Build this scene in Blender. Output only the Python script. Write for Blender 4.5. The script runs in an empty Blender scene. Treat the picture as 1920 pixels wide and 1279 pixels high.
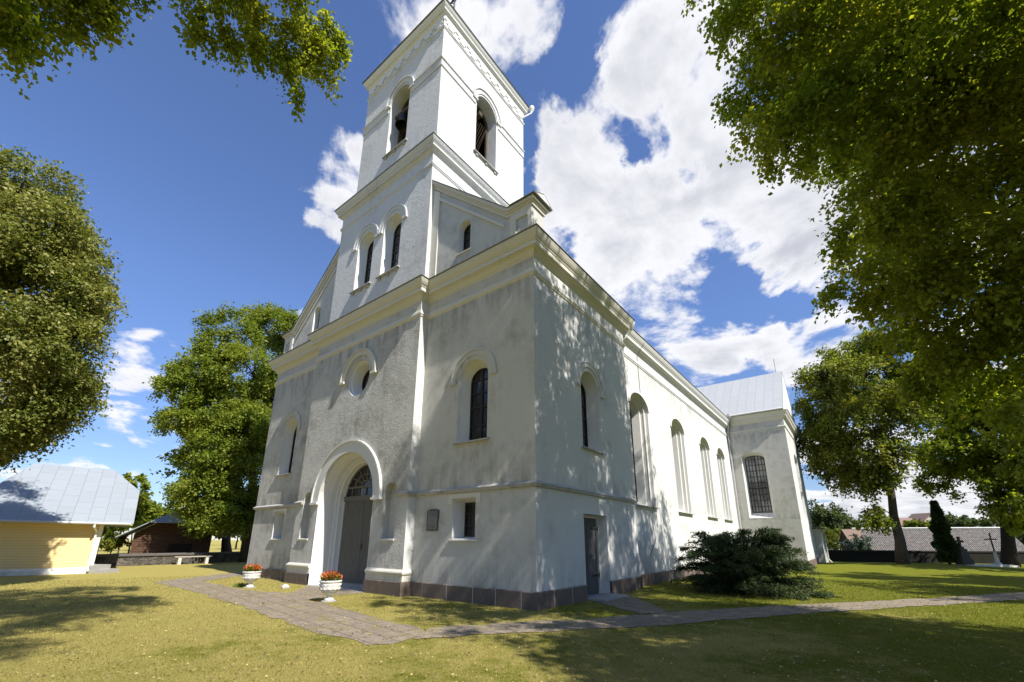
import bpy, bmesh, math, random
import numpy as np
from mathutils import Vector, Matrix
R = math.radians
S = bpy.context.scene
COL = S.collection
random.seed(7)

# ------------------------------------------------------------------ camera
CAM = np.array([6.5528, -9.4931, 1.65])
YAW, PITCH, ROLL, FPX, PPX, PPY = 0.6554, 0.2811, 0.0042, 812.66, 962.79, 778.75
cyw, syw, cp, sp = math.cos(YAW), math.sin(YAW), math.cos(PITCH), math.sin(PITCH)
FWD = np.array([-syw*cp, cyw*cp, sp]); RT = np.array([cyw, syw, 0.0]); UP = np.cross(RT, FWD)
cr, sr = math.cos(ROLL), math.sin(ROLL)
RT, UP = cr*RT + sr*UP, -sr*RT + cr*UP
cam_d = bpy.data.cameras.new('camera'); cam = bpy.data.objects.new('camera', cam_d); COL.objects.link(cam)
cam.matrix_world = Matrix(((RT[0], UP[0], -FWD[0], CAM[0]), (RT[1], UP[1], -FWD[1], CAM[1]), (RT[2], UP[2], -FWD[2], CAM[2]), (0, 0, 0, 1)))
cam_d.sensor_width = 36; cam_d.lens = FPX/1920*36
cam_d.shift_x = -(PPX-960)/1920; cam_d.shift_y = (PPY-639.5)/1920
cam_d.clip_start = 0.05; cam_d.clip_end = 3000
S.camera = cam

def ray(u, v):
    return FWD + RT*(u-PPX)/FPX - UP*(v-PPY)/FPX
def at(u, v, dist):                     # point seen at a place of the photograph, at a horizontal distance in metres
    w = ray(u, v); return CAM + w*dist/math.hypot(w[0], w[1])

# ------------------------------------------------------------------ light
SUN_EL, SUN_AZ = R(47.5), R(8.3)        # azimuth measured from +X towards -Y
SUN = np.array([math.cos(SUN_EL)*math.cos(SUN_AZ), -math.cos(SUN_EL)*math.sin(SUN_AZ), math.sin(SUN_EL)])
sd = bpy.data.lights.new('sun', 'SUN'); so = bpy.data.objects.new('sun', sd); COL.objects.link(so)
sd.energy = 5.0; sd.angle = R(0.53); sd.color = (1.0, 0.95, 0.865)
so.rotation_euler = Vector(SUN).to_track_quat('Z', 'Y').to_euler(); so.location = (40, -8, 60)
VS = S.view_settings
S.display_settings.display_device = 'sRGB'
VS.view_transform = 'Standard'; VS.look = 'None'; VS.exposure = 0.72; VS.gamma = 1
S.cycles.use_denoising = True
S.cycles.max_bounces = 8; S.cycles.transparent_max_bounces = 8

class NT:                               # small node-tree writer
    def __init__(self, tree):
        self.t = tree; tree.nodes.clear()
    def n(self, typ, ins=None, **props):
        nd = self.t.nodes.new(typ)
        for k, v in props.items(): setattr(nd, k, v)
        for k, v in (ins or {}).items():
            sk = nd.inputs[k]
            if hasattr(v, 'is_output'): self.t.links.new(v, sk)
            else: sk.default_value = v
        return nd
    def math(self, op, a, b=0.0, c=0.0, clamp=False):
        return self.n('ShaderNodeMath', {0: a, 1: b, 2: c}, operation=op, use_clamp=clamp).outputs[0]
    def vmath(self, op, a, b=(0, 0, 0), out=0):
        return self.n('ShaderNodeVectorMath', {0: a, 1: b}, operation=op).outputs[out]
    def noise(self, vec, scale, detail=4, rough=0.55, dist=0.0, out='Fac'):
        return self.n('ShaderNodeTexNoise', {'Vector': vec, 'Scale': scale, 'Detail': detail, 'Roughness': rough, 'Distortion': dist}).outputs[out]
    def ramp(self, fac, stops, interp='LINEAR'):
        nd = self.n('ShaderNodeValToRGB', {'Fac': fac}); cr_ = nd.color_ramp; cr_.interpolation = interp
        while len(cr_.elements) < len(stops): cr_.elements.new(0.5)
        for e, (p, c) in zip(cr_.elements, stops):
            e.position = p; e.color = (c, c, c, 1) if not isinstance(c, (tuple, list)) else (*c, 1)
        return nd.outputs[0]
    def mix(self, fac, a, b, mode='MIX'):
        nd = self.n('ShaderNodeMix', data_type='RGBA', blend_type=mode)
        for k, v in ((0, fac), (6, a), (7, b)):
            if hasattr(v, 'is_output'): self.t.links.new(v, nd.inputs[k])
            else: nd.inputs[k].default_value = v if k == 0 or len(v) == 4 else (*v, 1)
        return nd.outputs[2]
    def mrange(self, v, a, b, c=0.0, d=1.0, smooth=True):
        return self.n('ShaderNodeMapRange', {0: v, 1: a, 2: b, 3: c, 4: d}, interpolation_type='SMOOTHSTEP' if smooth else 'LINEAR').outputs[0]
    def scale(self, vec, s):
        return self.n('ShaderNodeMapping', {'Vector': vec, 'Scale': s}).outputs[0]

# ------------------------------------------------------------------ sky
W = bpy.data.worlds.new('World'); S.world = W; W.use_nodes = True
t = NT(W.node_tree)
tc = t.n('ShaderNodeTexCoord').outputs['Generated']
dirn = t.vmath('NORMALIZE', tc)
sky = t.n('ShaderNodeTexSky', sky_type='NISHITA', sun_disc=False, sun_elevation=SUN_EL, sun_rotation=math.atan2(SUN[0], SUN[1]), air_density=1.0, dust_density=0.0, ozone_density=2.5, altitude=120)
sx = t.n('ShaderNodeSeparateXYZ', {0: dirn})
zc = t.math('MAXIMUM', sx.outputs[2], 0.0)
den = t.math('ADD', zc, 0.16)
pv = t.n('ShaderNodeCombineXYZ', {0: t.math('DIVIDE', sx.outputs[0], den), 1: t.math('DIVIDE', sx.outputs[1], den), 2: 0.0}).outputs[0]
nz = t.noise(pv, 2.3, 14, 0.62, 0.35)
nz2 = t.noise(t.vmath('ADD', pv, (3.1, 7.7, 2.0)), 4.2, 8, 0.6, 0.2)
# banks of cloud: where they stand in the sky, how wide, how thick (negative: gaps of blue)
BANKS = [(1025, 300, .13, .40), (1040, 400, .13, .36), (1130, 520, .12, .2), (1120, 330, .20, .34), (1250, 390, .20, .36), (1400, 400, .20, .36), (1520, 380, .16, .30), (1200, 480, .20, .30), (1330, 660, .18, .34), (1480, 640, .16, .32), (1130, 130, .13, .34), (1220, 170, .10, .30), (1210, 60, .13, .30), (1320, 200, .14, .30), (890, 30, .13, .32), (990, 40, .09, .22),
         (655, 320, .14, .46), (635, 430, .12, .44), (675, 230, .06, .26), (220, 715, .09, .36), (150, 815, .06, .28), (1600, 250, .25, .30), (1800, 500, .30, .28), (1580, 920, .20, .30), (1700, 940, .2, .30), (1860, 930, .20, .30), (75, 858, .05, .26), (250, 888, .04, .26), (1560, 780, .14, .26),
         (1370, 570, .10, -.50), (1480, 550, .07, -.42), (1300, 330, .08, -.42), (1060, 150, .10, -.42), (1180, 265, .06, -.40), (1060, 20, .05, -.28), (380, 300, .42, -.34), (100, 500, .3, -.22), (1400, 712, .06, -.26)]
wv_ = t.vmath('SUBTRACT', t.noise(dirn, 4.5, 6, 0.6, 0.3, 'Color'), (.5, .5, .5))
warp = t.vmath('ADD', dirn, t.vmath('MULTIPLY', wv_, (.30, .30, .30)))
cov = None
for (u, v, r_, a_) in BANKS:
    w_ = ray(u, v); w_ = w_/np.linalg.norm(w_)
    dd = t.vmath('DISTANCE', warp, tuple(w_), out=1)
    b_ = t.mrange(dd, 0.0, r_, a_, 0.0)
    cov = b_ if cov is None else t.math('ADD', cov, b_)
cov = t.math('MINIMUM', cov, 0.5)
fld = t.math('ADD', t.math('ADD', t.math('MULTIPLY', t.math('SUBTRACT', nz, 0.5), 1.75), t.math('MULTIPLY', t.math('SUBTRACT', nz2, 0.5), 0.55)), cov)
den_ = t.mrange(fld, 0.10, 0.33)
thick = t.mrange(t.math('ADD', fld, t.math('MULTIPLY', t.math('SUBTRACT', t.noise(t.vmath('ADD', pv, (-.10, .03, 0.)), 2.3, 8, 0.6), 0.5), -1.2)), 0.20, 0.85)
ccol = t.mix(thick, (1.0, 1.0, 1.0), (0.60, 0.62, 0.66))
lp = t.mix(1.0, sky.outputs[0], (0.090, 0.097, 0.121), 'MULTIPLY')
skyc = t.mix(1.0, lp, t.ramp(sx.outputs[2], [(0.0, .60), (0.10, .70), (0.45, 1.0)]), 'MULTIPLY')
out = t.mix(t.math('MULTIPLY', den_, 0.96), skyc, t.mix(1.0, ccol, (0.62, 0.62, 0.64), 'MULTIPLY'))
bg = t.n('ShaderNodeBackground', {'Color': out, 'Strength': 1.0})
t.n('ShaderNodeOutputWorld', {'Surface': bg.outputs[0]})

# ------------------------------------------------------------------ materials
MATS = {}
def newmat(name):
    m = bpy.data.materials.new(name); m.use_nodes = True; MATS[name] = m
    return m, NT(m.node_tree)
def finish(t, col, rough=0.8, spec=0.3, bump=None, bstr=0.3, bdist=0.01, metal=0.0):
    ins = {'Base Color': col if hasattr(col, 'is_output') else (*col, 1), 'Roughness': rough, 'Specular IOR Level': spec, 'Metallic': metal}
    if bump is not None:
        ins['Normal'] = t.n('ShaderNodeBump', {'Height': bump, 'Strength': bstr, 'Distance': bdist}).outputs[0]
    p = t.n('ShaderNodeBsdfPrincipled', ins)
    t.n('ShaderNodeOutputMaterial', {'Surface': p.outputs[0]}); return p
def objco(t): return t.n('ShaderNodeTexCoord').outputs['Object']

def stucco(name, base, dirt, amount, rough_amt, streak=0.5):
    m, t = newmat(name); co = objco(t)
    n1 = t.noise(co, 0.55, 8, 0.66, 0.4); n2 = t.noise(co, 2.6, 8, 0.7, 0.2); n3 = t.noise(t.scale(co, (5.5, 5.5, 0.35)), 1.0, 6, 0.65)
    n4 = t.noise(co, 14, 4, 0.6)
    f = t.math('ADD', t.math('MULTIPLY', n1, 0.5), t.math('ADD', t.math('MULTIPLY', n2, 0.3), t.math('MULTIPLY', n3, 0.2*streak*2)))
    g = t.mrange(f, 0.62-amount*0.22, 0.80-amount*0.12)
    g2 = t.mrange(t.noise(co, 1.1, 10, 0.75, 0.6), 0.60, 0.74)
    c = t.mix(t.math('MULTIPLY', g, min(1.0, 0.55+amount*0.45)), base, dirt)
    c = t.mix(t.math('MULTIPLY', g2, 0.35*amount), c, tuple(x*0.72 for x in dirt))
    c = t.mix(t.math('MULTIPLY', t.mrange(n4, 0.3, 0.7), 0.12), c, (1, 1, 1), 'MULTIPLY')
    c = t.mix(t.math('MULTIPLY', t.mrange(t.noise(t.vmath('ADD', co, (4.7, 1.3, 9.1)), 1.9, 12, .72, .5), .735, .75), amount), c, (.36, .29, .22))   # chipped paint
    zz = t.n('ShaderNodeSeparateXYZ', {0: co}).outputs[2]; sn = t.noise(t.scale(co, (3.5, 3.5, .5)), 1.0, 8, .72)
    for z0, z1 in ((1.25, .40), (3.95, 3.15), (11.9, 11.0), (8.2, 9.5)):   # splash, ledge dirt and drips
        band = t.math('MULTIPLY', t.mrange(zz, z0, z1, 0, 1, False), t.n('ShaderNodeMath', {0: zz, 1: min(z0, z1)-.01 if z1 < z0 else z1+.02}, operation='GREATER_THAN' if z1 < z0 else 'LESS_THAN').outputs[0])
        c = t.mix(t.math('MULTIPLY', t.math('MULTIPLY', band, t.mrange(sn, .42, .66)), .75*min(1, amount+.1)), c, tuple(x*.8 for x in dirt))
    hb = t.math('ADD', t.noise(co, 22, 5, 0.62), t.math('MULTIPLY', t.noise(co, 4.5, 4, 0.6), 0.9))
    finish(t, c, 0.9, 0.15, hb, 0.9, rough_amt)
    return m
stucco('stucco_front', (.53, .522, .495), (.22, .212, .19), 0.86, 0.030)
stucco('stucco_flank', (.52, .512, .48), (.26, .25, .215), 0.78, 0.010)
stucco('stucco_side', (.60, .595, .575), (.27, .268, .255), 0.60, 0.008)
stucco('stucco_tower', (.58, .58, .575), (.31, .31, .31), 0.62, 0.026)
stucco('stucco_white', (.64, .635, .615), (.42, .41, .39), 0.25, 0.006)
stucco('stucco_trim', (.60, .575, .51), (.36, .33, .27), 0.35, 0.004)  # cream tint holds light bounced up from the grass

def plain(name, col, var=0.15, sc=6, rough=0.6, spec=0.3, bd=0.003, metal=0.0, stain=None, stain_amt=0.5):
    m, t = newmat(name); co = objco(t)
    n1 = t.noise(co, sc, 6, 0.65)
    c = t.mix(n1, tuple(x*(1-var) for x in col), tuple(min(1, x*(1+var)) for x in col))
    if stain: c = t.mix(t.math('MULTIPLY', t.mrange(t.noise(co, sc*0.4, 8, 0.7, 0.3), 0.5, 0.7), stain_amt), c, stain)
    finish(t, c, rough, spec, t.noise(co, sc*6, 4, 0.6), 0.5, bd, metal); return m
plain('granite', (.135, .105, .088), 0.35, 9, 0.75, 0.3, 0.012, stain=(.20, .18, .155))
plain('mortar', (.50, .48, .44), 0.15, 12, 0.9, 0.1)
plain('plinth_cap', (.10, .092, .09), 0.2, 5, 0.7, 0.3)
plain('flashing', (.15, .155, .13), 0.25, 3, 0.55, 0.4, stain=(.10, .09, .06))
plain('string_metal', (.40, .39, .37), 0.2, 4, 0.7, 0.3, stain=(.12, .11, .10))
plain('frame_dark', (.022, .015, .012), 0.3, 8, 0.45, 0.4)
plain('frame_light', (.62, .62, .60), 0.1, 8, 0.5, 0.3)
plain('door_paint', (.135, .128, .112), 0.18, 3, 0.6, 0.3, stain=(.10, .092, .078))
plain('door_grey', (.095, .095, .098), 0.2, 3, 0.6, 0.3, stain=(.07, .066, .06))
plain('fan_frame', (.13, .125, .11), 0.15, 5, 0.6, 0.3)
plain('pipe_metal', (.45, .455, .455), 0.12, 3, 0.45, 0.4, stain=(.32, .31, .30))
plain('pipe_white', (.72, .72, .70), 0.1, 3, 0.4, 0.4)
plain('iron', (.02, .018, .017), 0.3, 8, 0.6, 0.4)
plain('bronze', (.030, .025, .018), 0.3, 6, 0.5, 0.5, metal=0.5)
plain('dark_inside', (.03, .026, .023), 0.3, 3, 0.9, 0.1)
plain('old_beam', (.09, .07, .05), 0.3, 5, 0.85, 0.1)
plain('urn_stone', (.60, .59, .56), 0.12, 9, 0.8, 0.2, 0.006, stain=(.42, .39, .33))
plain('concrete', (.34, .33, .31), 0.2, 6, 0.9, 0.2, 0.006, stain=(.22, .21, .19))
plain('pale_stone', (.55, .53, .48), 0.2, 8, 0.85, 0.2, 0.005)
plain('plaque_metal', (.15, .152, .148), 0.25, 20, 0.5, 0.5, 0.003, stain=(.20, .20, .19))
plain('plaque_dark', (.055, .055, .055), 0.25, 20, 0.5, 0.5)
plain('grave_dark', (.07, .066, .06), 0.3, 7, 0.8, 0.2, 0.006)
plain('bark', (.075, .062, .05), 0.4, 5, 0.95, 0.1, 0.03, stain=(.13, .12, .095))
plain('bark_near', (.045, .036, .03), 0.4, 5, 0.95, 0.1, 0.02)
plain('bench_wood', (.36, .33, .28), 0.2, 6, 0.8, 0.2)
plain('soil', (.05, .035, .025), 0.3, 9, 1.0, 0.0)
plain('house_brown', (.22, .15, .12), 0.15, 3, 0.8, 0.2)
plain('house_wall', (.42, .38, .32), 0.1, 3, 0.9, 0.2)
plain('trim_white', (.72, .72, .70), 0.12, 5, 0.6, 0.3, stain=(.40, .36, .30), stain_amt=.7)
plain('cable', (.06, .06, .06), 0.1, 5)

def glass(name, col=(.012, .013, .015)):
    m, t = newmat(name); co = objco(t)
    finish(t, col, 0.06, 0.5, t.noise(co, 2.2, 2, 0.5), 0.25, 0.01); return m
glass('glass_dark')
m, t = newmat('glass_sky_curtain'); co = objco(t)
finish(t, t.mix(t.mrange(t.noise(t.scale(co, (1, 1, .45)), 1.3, 3, .5), .40, .60), (.07, .072, .075), (.26, .27, .27)), 0.08, 0.5, t.noise(co, 2.2, 2, 0.5), 0.25, 0.01)  # pale patches paint in sky reflections and white curtains

# sheet-metal roof: seams drawn by brick pattern inside the material
def sheet(name, base, dark, bw, bh, rust=None):
    m, t = newmat(name); uv = t.n('ShaderNodeUVMap').outputs[0]; co = objco(t)
    br = t.n('ShaderNodeTexBrick', {'Vector': uv, 'Color1': (*base, 1), 'Color2': (*[x*0.93 for x in base], 1), 'Mortar': (*dark, 1), 'Scale': 1.0, 'Mortar Size': 0.009, 'Mortar Smooth': 0.3, 'Brick Width': bw, 'Row Height': bh}, offset=0.43)
    c = t.mix(t.math('MULTIPLY', t.mrange(t.noise(t.scale(uv, (9, 1.2, 1)), 1.4, 8, 0.72), 0.52, 0.68), 0.45), br.outputs[0], tuple(x*0.7 for x in base))
    if rust: c = t.mix(t.math('MULTIPLY', t.mrange(t.noise(uv, 3.3, 8, 0.75), 0.66, 0.72), 0.8), c, rust)
    finish(t, c, 0.5, 0.4, t.math('SUBTRACT', t.math('MULTIPLY', t.noise(co, 1.6, 3), 0.5), t.math('MULTIPLY', br.outputs[1], -0.6)), 0.5, 0.012); return m
sheet('roof_sheet', (.27, .30, .335), (.15, .165, .18), 0.95, 0.60, (.24, .14, .10))
sheet('roof_white', (.40, .41, .415), (.22, .225, .23), 3.2, 0.62)

m, t = newmat('lap_siding'); co = objco(t)
wv = t.math('FRACT', t.math('MULTIPLY', t.n('ShaderNodeSeparateXYZ', {0: co}).outputs[2], 8.3))
c = t.mix(t.mrange(wv, 0.90, 0.97), (.74, .57, .27), (.40, .28, .12))
c = t.mix(t.math('MULTIPLY', t.noise(t.scale(co, (.6, .6, 9)), 2.0, 5), 0.25), c, (.60, .44, .20))
finish(t, c, 0.55, 0.3, t.math('SUBTRACT', 1.0, wv), 1.0, 0.02)

m, t = newmat('old_planks'); co = objco(t)
zz = t.n('ShaderNodeSeparateXYZ', {0: co}).outputs[2]
wv = t.math('FRACT', t.math('MULTIPLY', zz, 5.5))
c = t.ramp(t.noise(t.scale(co, (1, 1, 12)), 2.0, 8, 0.7), [(0.3, (.05, .028, .018)), (0.6, (.115, .068, .045)), (0.8, (.16, .12, .09))])
c = t.mix(t.mrange(wv, 0.86, 0.95), c, (.012, .008, .006))
finish(t, c, 0.9, 0.1, t.math('SUBTRACT', 1.0, wv), 0.8, 0.02)

m, t = newmat('fieldstone'); co = objco(t)
vo = t.n('ShaderNodeTexVoronoi', {'Vector': t.vmath('ADD', co, t.vmath('SCALE', t.noise(co, 2.5, 3, out='Color'), (0, 0, 0))), 'Scale': 2.7}, feature='DISTANCE_TO_EDGE')
vc = t.n('ShaderNodeTexVoronoi', {'Vector': co, 'Scale': 2.7})
c = t.mix(t.n('ShaderNodeSeparateColor', {0: vc.outputs['Color']}).outputs[0], (.05, .045, .038), (.15, .13, .11))
c = t.mix(t.mrange(vo.outputs[0], 0.09, 0.03), c, (.15, .14, .12))
c = t.mix(t.mrange(t.noise(co, 1.1, 8, 0.7), 0.5, 0.7), c, (.07, .065, .055))
finish(t, c, 0.9, 0.2, t.math('ADD', t.mrange(vo.outputs[0], 0.0, 0.16), t.math('MULTIPLY', t.noise(co, 12, 5), 0.4)), 0.9, 0.05)
plain('fieldstone_shaded', (.030, .028, .022), 0.4, 4, 0.95, 0.1, 0.03, stain=(.022, .026, .012))  # mossy stone, tree shade darkened into the colour
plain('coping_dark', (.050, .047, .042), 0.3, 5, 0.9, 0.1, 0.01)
plain('wall_coping', (.11, .10, .09), 0.25, 5, 0.9, 0.2, 0.01, stain=(.10, .095, .085))  # coping colour darkened for the trees' shade on it

m, t = newmat('corrugated'); uv = t.n('ShaderNodeUVMap').outputs[0]; co = objco(t)
su = t.n('ShaderNodeSeparateXYZ', {0: uv})
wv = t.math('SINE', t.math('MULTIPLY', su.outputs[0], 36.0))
rw = t.math('FRACT', t.math('MULTIPLY', su.outputs[1], 0.72))
c = t.mix(t.mrange(t.noise(uv, 3.2, 10, 0.75), 0.42, 0.64), (.15, .135, .125), (.29, .265, .24))
c = t.mix(t.mrange(t.noise(t.vmath('ADD', uv, (9, 4, 0)), 6.5, 6, 0.7), 0.60, 0.68), c, (.60, .58, .55))
c = t.mix(t.mrange(rw, 0.94, 0.98), c, (.10, .09, .085))
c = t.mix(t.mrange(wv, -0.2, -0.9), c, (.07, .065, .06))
finish(t, c, 0.95, 0.1, wv, 0.8, 0.04)

def leafmat(name, cols, trans, tmix=0.42):
    m, t = newmat(name)
    rnd = t.n('ShaderNodeNewGeometry').outputs['Random Per Island']
    c = t.ramp(rnd, cols); co = objco(t)
    big = t.noise(co, 0.45, 3)
    c = t.mix(t.math('MULTIPLY', t.mrange(big, 0.35, 0.7), 0.35), c, tuple(x*1.25 for x in cols[-1][1]))
    p = t.n('ShaderNodeBsdfPrincipled', {'Base Color': c, 'Roughness': 0.55, 'Specular IOR Level': 0.25})
    tr = t.n('ShaderNodeBsdfTranslucent', {'Color': t.mix(1.0, c, (*trans, 1), 'MULTIPLY')})
    mx = t.n('ShaderNodeMixShader', {0: tmix, 1: p.outputs[0], 2: tr.outputs[0]})
    t.n('ShaderNodeOutputMaterial', {'Surface': mx.outputs[0]}); return m
leafmat('leaf_lime', [(0.0, (.060, .095, .012)), (0.5, (.105, .140, .020)), (0.85, (.16, .185, .028)), (1.0, (.26, .24, .045))], (1.9, 1.9, .8), 0.45)
leafmat('leaf_lime_near', [(0.0, (.085, .132, .012)), (0.6, (.145, .192, .019)), (0.92, (.22, .255, .030)), (1.0, (.34, .31, .05))], (1.85, 1.85, .7), 0.56)
leafmat('leaf_olive', [(0.0, (.075, .110, .018)), (0.5, (.140, .170, .030)), (0.85, (.23, .24, .055)), (1.0, (.34, .31, .11))], (1.4, 1.4, .7), 0.32)
leafmat('leaf_maple', [(0.0, (.072, .120, .014)), (0.5, (.130, .185, .020)), (0.9, (.20, .245, .032)), (1.0, (.28, .28, .04))], (1.6, 1.6, .8), 0.38)
leafmat('leaf_far', [(0.0, (.045, .075, .022)), (0.6, (.070, .10, .030)), (1.0, (.11, .13, .045))], (1.4, 1.4, .8), 0.25)
leafmat('leaf_yellowgreen', [(0.0, (.085, .13, .012)), (0.6, (.13, .17, .018)), (1.0, (.22, .20, .03))], (1.4, 1.4, .8), 0.3)
leafmat('leaf_bluegreen', [(0.0, (.05, .085, .06)), (1.0, (.10, .14, .11))], (1.2, 1.2, 1.0), 0.2)
leafmat('needle', [(0.0, (.022, .046, .020)), (0.6, (.040, .074, .030)), (0.92, (.075, .115, .042)), (1.0, (.14, .15, .06))], (1.4, 1.5, .9), 0.22)
leafmat('thuja_leaf', [(0.0, (.022, .050, .016)), (0.7, (.045, .082, .024)), (1.0, (.085, .12, .035))], (1.2, 1.2, .8), 0.2)
leafmat('petal', [(0.0, (.55, .02, .015)), (0.45, (.68, .07, .02)), (0.62, (.66, .16, .03)), (0.75, (.70, .30, .25)), (0.88, (.42, .40, .05)), (1.0, (.30, .33, .04))], (1.2, 1.0, 1.0), 0.3)
leafmat('flower_leaf', [(0.0, (.06, .11, .015)), (1.0, (.14, .19, .03))], (1.4, 1.4, .8), 0.3)
leafmat('fallen_leaf', [(0.0, (.045, .026, .012)), (0.45, (.13, .07, .026)), (0.72, (.33, .21, .055)), (0.92, (.52, .42, .12)), (1.0, (.62, .56, .32))], (1.1, 1.1, .9), 0.15)

def dryness(t, co):
    sx_ = t.n('ShaderNodeSeparateXYZ', {0: co})
    big = t.math('ADD', t.noise(co, 0.32, 8, 0.66), t.math('MULTIPLY', t.math('ADD', sx_.outputs[0], sx_.outputs[1]), -0.014))
    f = t.math('ADD', t.math('MULTIPLY', big, .62), t.math('MULTIPLY', t.noise(co, 2.3, 8, .74), .38))
    return t.mrange(f, 0.36, 0.60)
m, t = newmat('lawn'); co = objco(t); dry = dryness(t, co)
fine = t.noise(co, 38, 6, 0.75); mid = t.noise(co, 4.2, 8, 0.72)
g_ = t.mix(t.mrange(fine, 0.3, 0.7), (.080, .100, .008), (.19, .195, .020))
y_ = t.mix(t.mrange(fine, 0.3, 0.7), (.22, .19, .048), (.47, .395, .135))
c = t.mix(t.mrange(t.math('ADD', t.math('MULTIPLY', dry, .6), t.math('MULTIPLY', t.noise(co, 9, 8, .8), .8)), .35, 1.05), g_, y_)
c = t.mix(t.math('MULTIPLY', t.mrange(t.noise(t.vmath('ADD', co, (3, 8, 1)), 17, 8, .8), .58, .68), .55), c, (.105, .075, .032))
c = t.mix(t.math('MULTIPLY', t.mrange(t.noise(co, 1.3, 8, 0.75), 0.62, 0.72), 0.55), c, (.17, .125, .06))
finish(t, c, 1.0, 0.05, t.math('ADD', t.noise(co, 60, 5, 0.8), t.math('MULTIPLY', mid, 0.8)), 1.0, 0.03)
m, t = newmat('grass_blade'); co = objco(t); dry = dryness(t, co); rnd = t.n('ShaderNodeNewGeometry').outputs['Random Per Island']
c = t.mix(t.math('ADD', t.math('MULTIPLY', dry, .8), t.math('MULTIPLY', t.mrange(rnd, .7, 1.), .2)), t.ramp(rnd, [(0, (.075, .105, .010)), (1, (.22, .23, .028))]), t.ramp(t.math('FRACT', t.math('MULTIPLY', rnd, 7.3)), [(0, (.24, .21, .05)), (.7, (.42, .36, .11)), (1, (.58, .49, .22))]))
p = t.n('ShaderNodeBsdfPrincipled', {'Base Color': c, 'Roughness': 0.6, 'Specular IOR Level': 0.2}); tr = t.n('ShaderNodeBsdfTranslucent', {'Color': c})
t.n('ShaderNodeOutputMaterial', {'Surface': t.n('ShaderNodeMixShader', {0: .3, 1: p.outputs[0], 2: tr.outputs[0]}).outputs[0]})

m, t = newmat('paving'); co = objco(t)
rot = t.n('ShaderNodeMapping', {'Vector': co, 'Rotation': (0, 0, R(8))}).outputs[0]
wob = t.vmath('ADD', rot, t.vmath('MULTIPLY', t.vmath('SUBTRACT', t.noise(co, 3.0, 4, out='Color'), (.5, .5, .5)), (.10, .10, 0)))
br = t.n('ShaderNodeTexBrick', {'Vector': wob, 'Color1': (.225, .185, .142, 1), 'Color2': (.29, .238, .182, 1), 'Mortar': (.16, .13, .075, 1), 'Scale': 1.0, 'Mortar Size': 0.016, 'Mortar Smooth': 0.6, 'Brick Width': 0.55, 'Row Height': 0.42}, offset=0.37)
c = t.mix(t.mrange(t.noise(co, 5, 9, 0.75), 0.4, 0.65), br.outputs[0], (.175, .148, .118))
c = t.mix(t.math('MULTIPLY', t.mrange(t.noise(co, 1.7, 9, 0.75), 0.50, 0.64), 0.75), c, (.20, .175, .075))
finish(t, c, 0.9, 0.2, t.math('SUBTRACT', t.math('MULTIPLY', t.noise(co, 16, 6, 0.7), 0.7), br.outputs[1]), 0.8, 0.02)

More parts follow.
